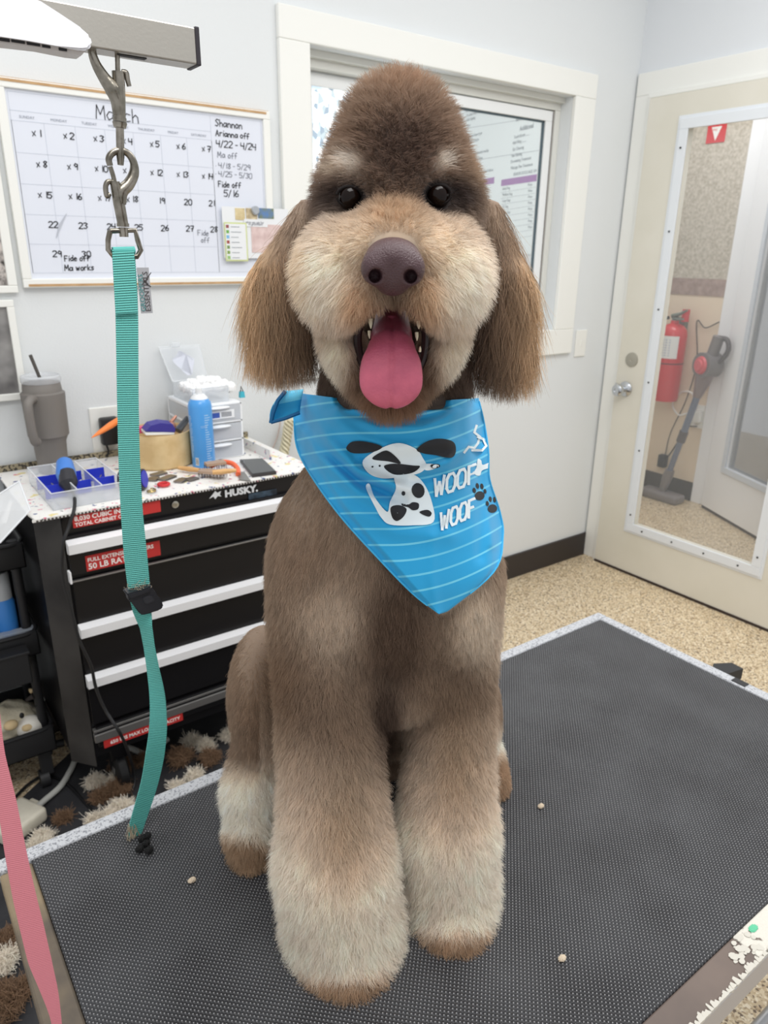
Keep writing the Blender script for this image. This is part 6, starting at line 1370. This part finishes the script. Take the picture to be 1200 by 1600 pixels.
def grow(n, npts):
    P, Nn = roots(n)
    keep = (mouth(P) > .0045) & (eye_sock(P) > .003) & (P[:, 2] > TZ+.004)
    P, Nn = P[keep], Nn[keep]
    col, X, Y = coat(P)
    nose_d = sd_ell(P, nc, np.array((.023, .022, .021)))
    Lh, g = attrs(P)
    Lh = Lh*np.clip(nose_d/.006, .0, 1)
    # short lashes of fur around eyes and lips
    ey = eye_sock(P); Lh *= np.clip(.25+ey/.02, .25, 1)
    mo = mouth(P); Lh *= np.clip(.35+mo/.02, .35, 1)
    # flattened under the bandana
    wp = unfr(P); near = np.zeros(len(P))
    chk = np.where((Y > 585) & (Y < 985) & (X > 420) & (X < 810))[0]
    for i in chk:
        v = Vector(wp[i]); dd = v-CAM; h = bbvh.ray_cast(CAM, dd.normalized(), dd.length+.03)
        if h[0] is not None and dd.length-h[3] < .06: near[i] = max(.0015, dd.length-h[3]-.001)
    cov = near > 0; Lh[cov] = np.minimum(Lh[cov], near[cov]*.7)
    ok = (Lh > .0012); P, Nn, col, X, Y, Lh, g = [q_[ok] for q_ in (P, Nn, col, X, Y, Lh, g)]
    n = len(P)
    down = np.array((0, 0, -1.)); side = np.zeros((n, 3))
    # comb: muzzle fur away from the nose, ears straight down, the rest down and out
    mz = (Y < 560) & (P[:, 1] < .625); side[mz] = (P[mz]-nc)/(np.linalg.norm(P[mz]-nc, axis=1)[:, None]+1e-6)
    side[:, 1] *= .3
    comb = down*np.where(mz, .55, 1.)[:, None]+side*1.0
    gg = np.clip(g, -1, 1)[:, None]
    D = Nn*(1-np.abs(gg)*.8)+comb*gg*1.0
    D += rng.normal(0, .16, (n, 3)); D /= np.linalg.norm(D, axis=1)[:, None]
    Lr = Lh*(.62+.5*rng.random(n)**1.3)
    ear = (g > .78); Lr[ear] *= 1.35+.9*rng.random(ear.sum())
    t = np.linspace(0, 1, npts)[None, :, None]
    cv = P[:, None]+D[:, None]*(Lr[:, None, None]*t)+down*(Lr[:, None, None]*t**2*(.12+.45*np.clip(g, 0, 1)[:, None, None]))
    # wave; the long ear hair is loose and a little frizzy
    cv += rng.normal(0, 1, (n, 1, 3))*np.where(ear, .0045, .0006)[:, None, None]*t**1.4
    ph = P@np.array((210., 170., 190.)); ax1 = np.cross(D, down); ax1 /= np.linalg.norm(ax1, axis=1)[:, None]+1e-6
    cv += ax1[:, None]*(Lr[:, None, None]*.15*np.sin(ph[:, None, None]*1.6+t*5.5)*t)
    cv[:, :, 2] = np.maximum(cv[:, :, 2], TZ+.0012)
    # the ear hair is trimmed level at the bottom
    zc = np.where(X < 620, fr(W(440, 604, .66))[2], fr(W(790, 622, .66))[2])+rng.normal(0, .0035, n)+.9*np.abs(P[:, 0]-np.where(X < 620, fr(W(440, 600, .66))[0], fr(W(790, 620, .66))[0]))**2*12
    tip = cv[:, -1, 2]; f = np.where(ear & (tip < zc), np.clip((P[:, 2]-zc)/np.maximum(P[:, 2]-tip, 1e-5), .02, 1), 1)
    cv = P[:, None]+(cv-P[:, None])*f[:, None, None]
    return P, cv, col, Lr, g
NP_ = 5
gP, gC, *_r = grow(26000, NP_)
kd = KDTree(len(gP)); 
for i, p in enumerate(gP): kd.insert(p, i)
kd.balance()
P, cv, col, Lr, g = grow(FUR_N, NP_)
gi = np.array([kd.find(p)[1] for p in P])

cl = (.12+.33*rng.random(len(P)))[:, None, None]*np.linspace(0, 1, NP_)[None, :, None]**1.3
cv = cv*(1-cl)+(gC[gi])*cl
# strands rooted under the cloth stay under it
kill = np.zeros(len(P), bool); tw_ = unfr(cv[:, [2, 4]])
for i in np.where((P[:, 1] > .64) & (P[:, 2] > 1.02) & (P[:, 2] < 1.36) & (g < .78))[0]:
    rt = Vector(unfr(P[i]))-CAM; hr = bbvh.ray_cast(CAM, rt.normalized())
    if hr[0] is not None and -.06 < hr[3]-rt.length < .01: kill[i] = True; continue
    for q_ in (0, 1):
        v = Vector(tw_[i, q_])-CAM; h = bbvh.ray_cast(CAM, v.normalized())
        if h[0] is not None and h[3]-.03 < v.length < h[3]+.001: kill[i] = True
P, cv, col, Lr, g, gi = [q_[~kill] for q_ in (P, cv, col, Lr, g, gi)]
jit = rng.random(len(gP))[gi]; shade = (.84+.28*jit+.16*(rng.random(len(P))-.5))[:, None]*np.where(g > .78, .68+.62*jit, 1)[:, None]
mc_ = col.max(1)[:, None]; c1_ = 1-(1-np.clip(col, 0, 1))**2.2; c2_ = col*(1-(1-mc_)**2.2)/mc_; col = np.clip((.7*c1_+.3*c2_)*shade, 0, .96)
m_fur = bpy.data.materials.new('dog_fur'); m_fur.use_nodes = True; N = m_fur.node_tree.nodes; L = m_fur.node_tree.links
a_ = N.new('ShaderNodeAttribute'); a_.attribute_name = 'coat'; b = N['Principled BSDF']; L.new(a_.outputs['Color'], b.inputs['Base Color'])
b.inputs['Roughness'].default_value = .55; b.inputs['Specular IOR Level'].default_value = .25
tr = N.new('ShaderNodeBsdfTranslucent'); L.new(a_.outputs['Color'], tr.inputs[0]); ms = N.new('ShaderNodeMixShader'); ms.inputs[0].default_value = .4
L.new(b.outputs[0], ms.inputs[1]); L.new(tr.outputs[0], ms.inputs[2]); L.new(ms.outputs[0], N['Material Output'].inputs['Surface'])
def hair_obj(name, cv, col, rad, m, parent):
    hc = bpy.data.hair_curves.new(name); n, k = cv.shape[:2]; hc.add_curves([k]*n)
    o0 = np.array(parent.matrix_world.translation)
    hc.points.foreach_set('position', (unfr(cv)-o0).astype(np.float32).ravel())
    r = np.tile(np.linspace(1, .2, k)[None], (n, 1))*rad[:, None]
    ra = hc.attributes.get('radius') or hc.attributes.new('radius', 'FLOAT', 'POINT'); ra.data.foreach_set('value', r.astype(np.float32).ravel())
    ca = hc.attributes.new('coat', 'FLOAT_COLOR', 'CURVE'); ca.data.foreach_set('color', np.concatenate([col, np.ones((n, 1))], 1).astype(np.float32).ravel())
    hc.materials.append(m); o = bpy.data.objects.new(name, hc); COL.objects.link(o); o.parent = parent; return o
dist = np.linalg.norm(P-cam_f, axis=1)
hair_obj('fur', cv, col, np.clip(.00021*dist/.75, .00012, .00036), m_fur, dog)
del cv, gC
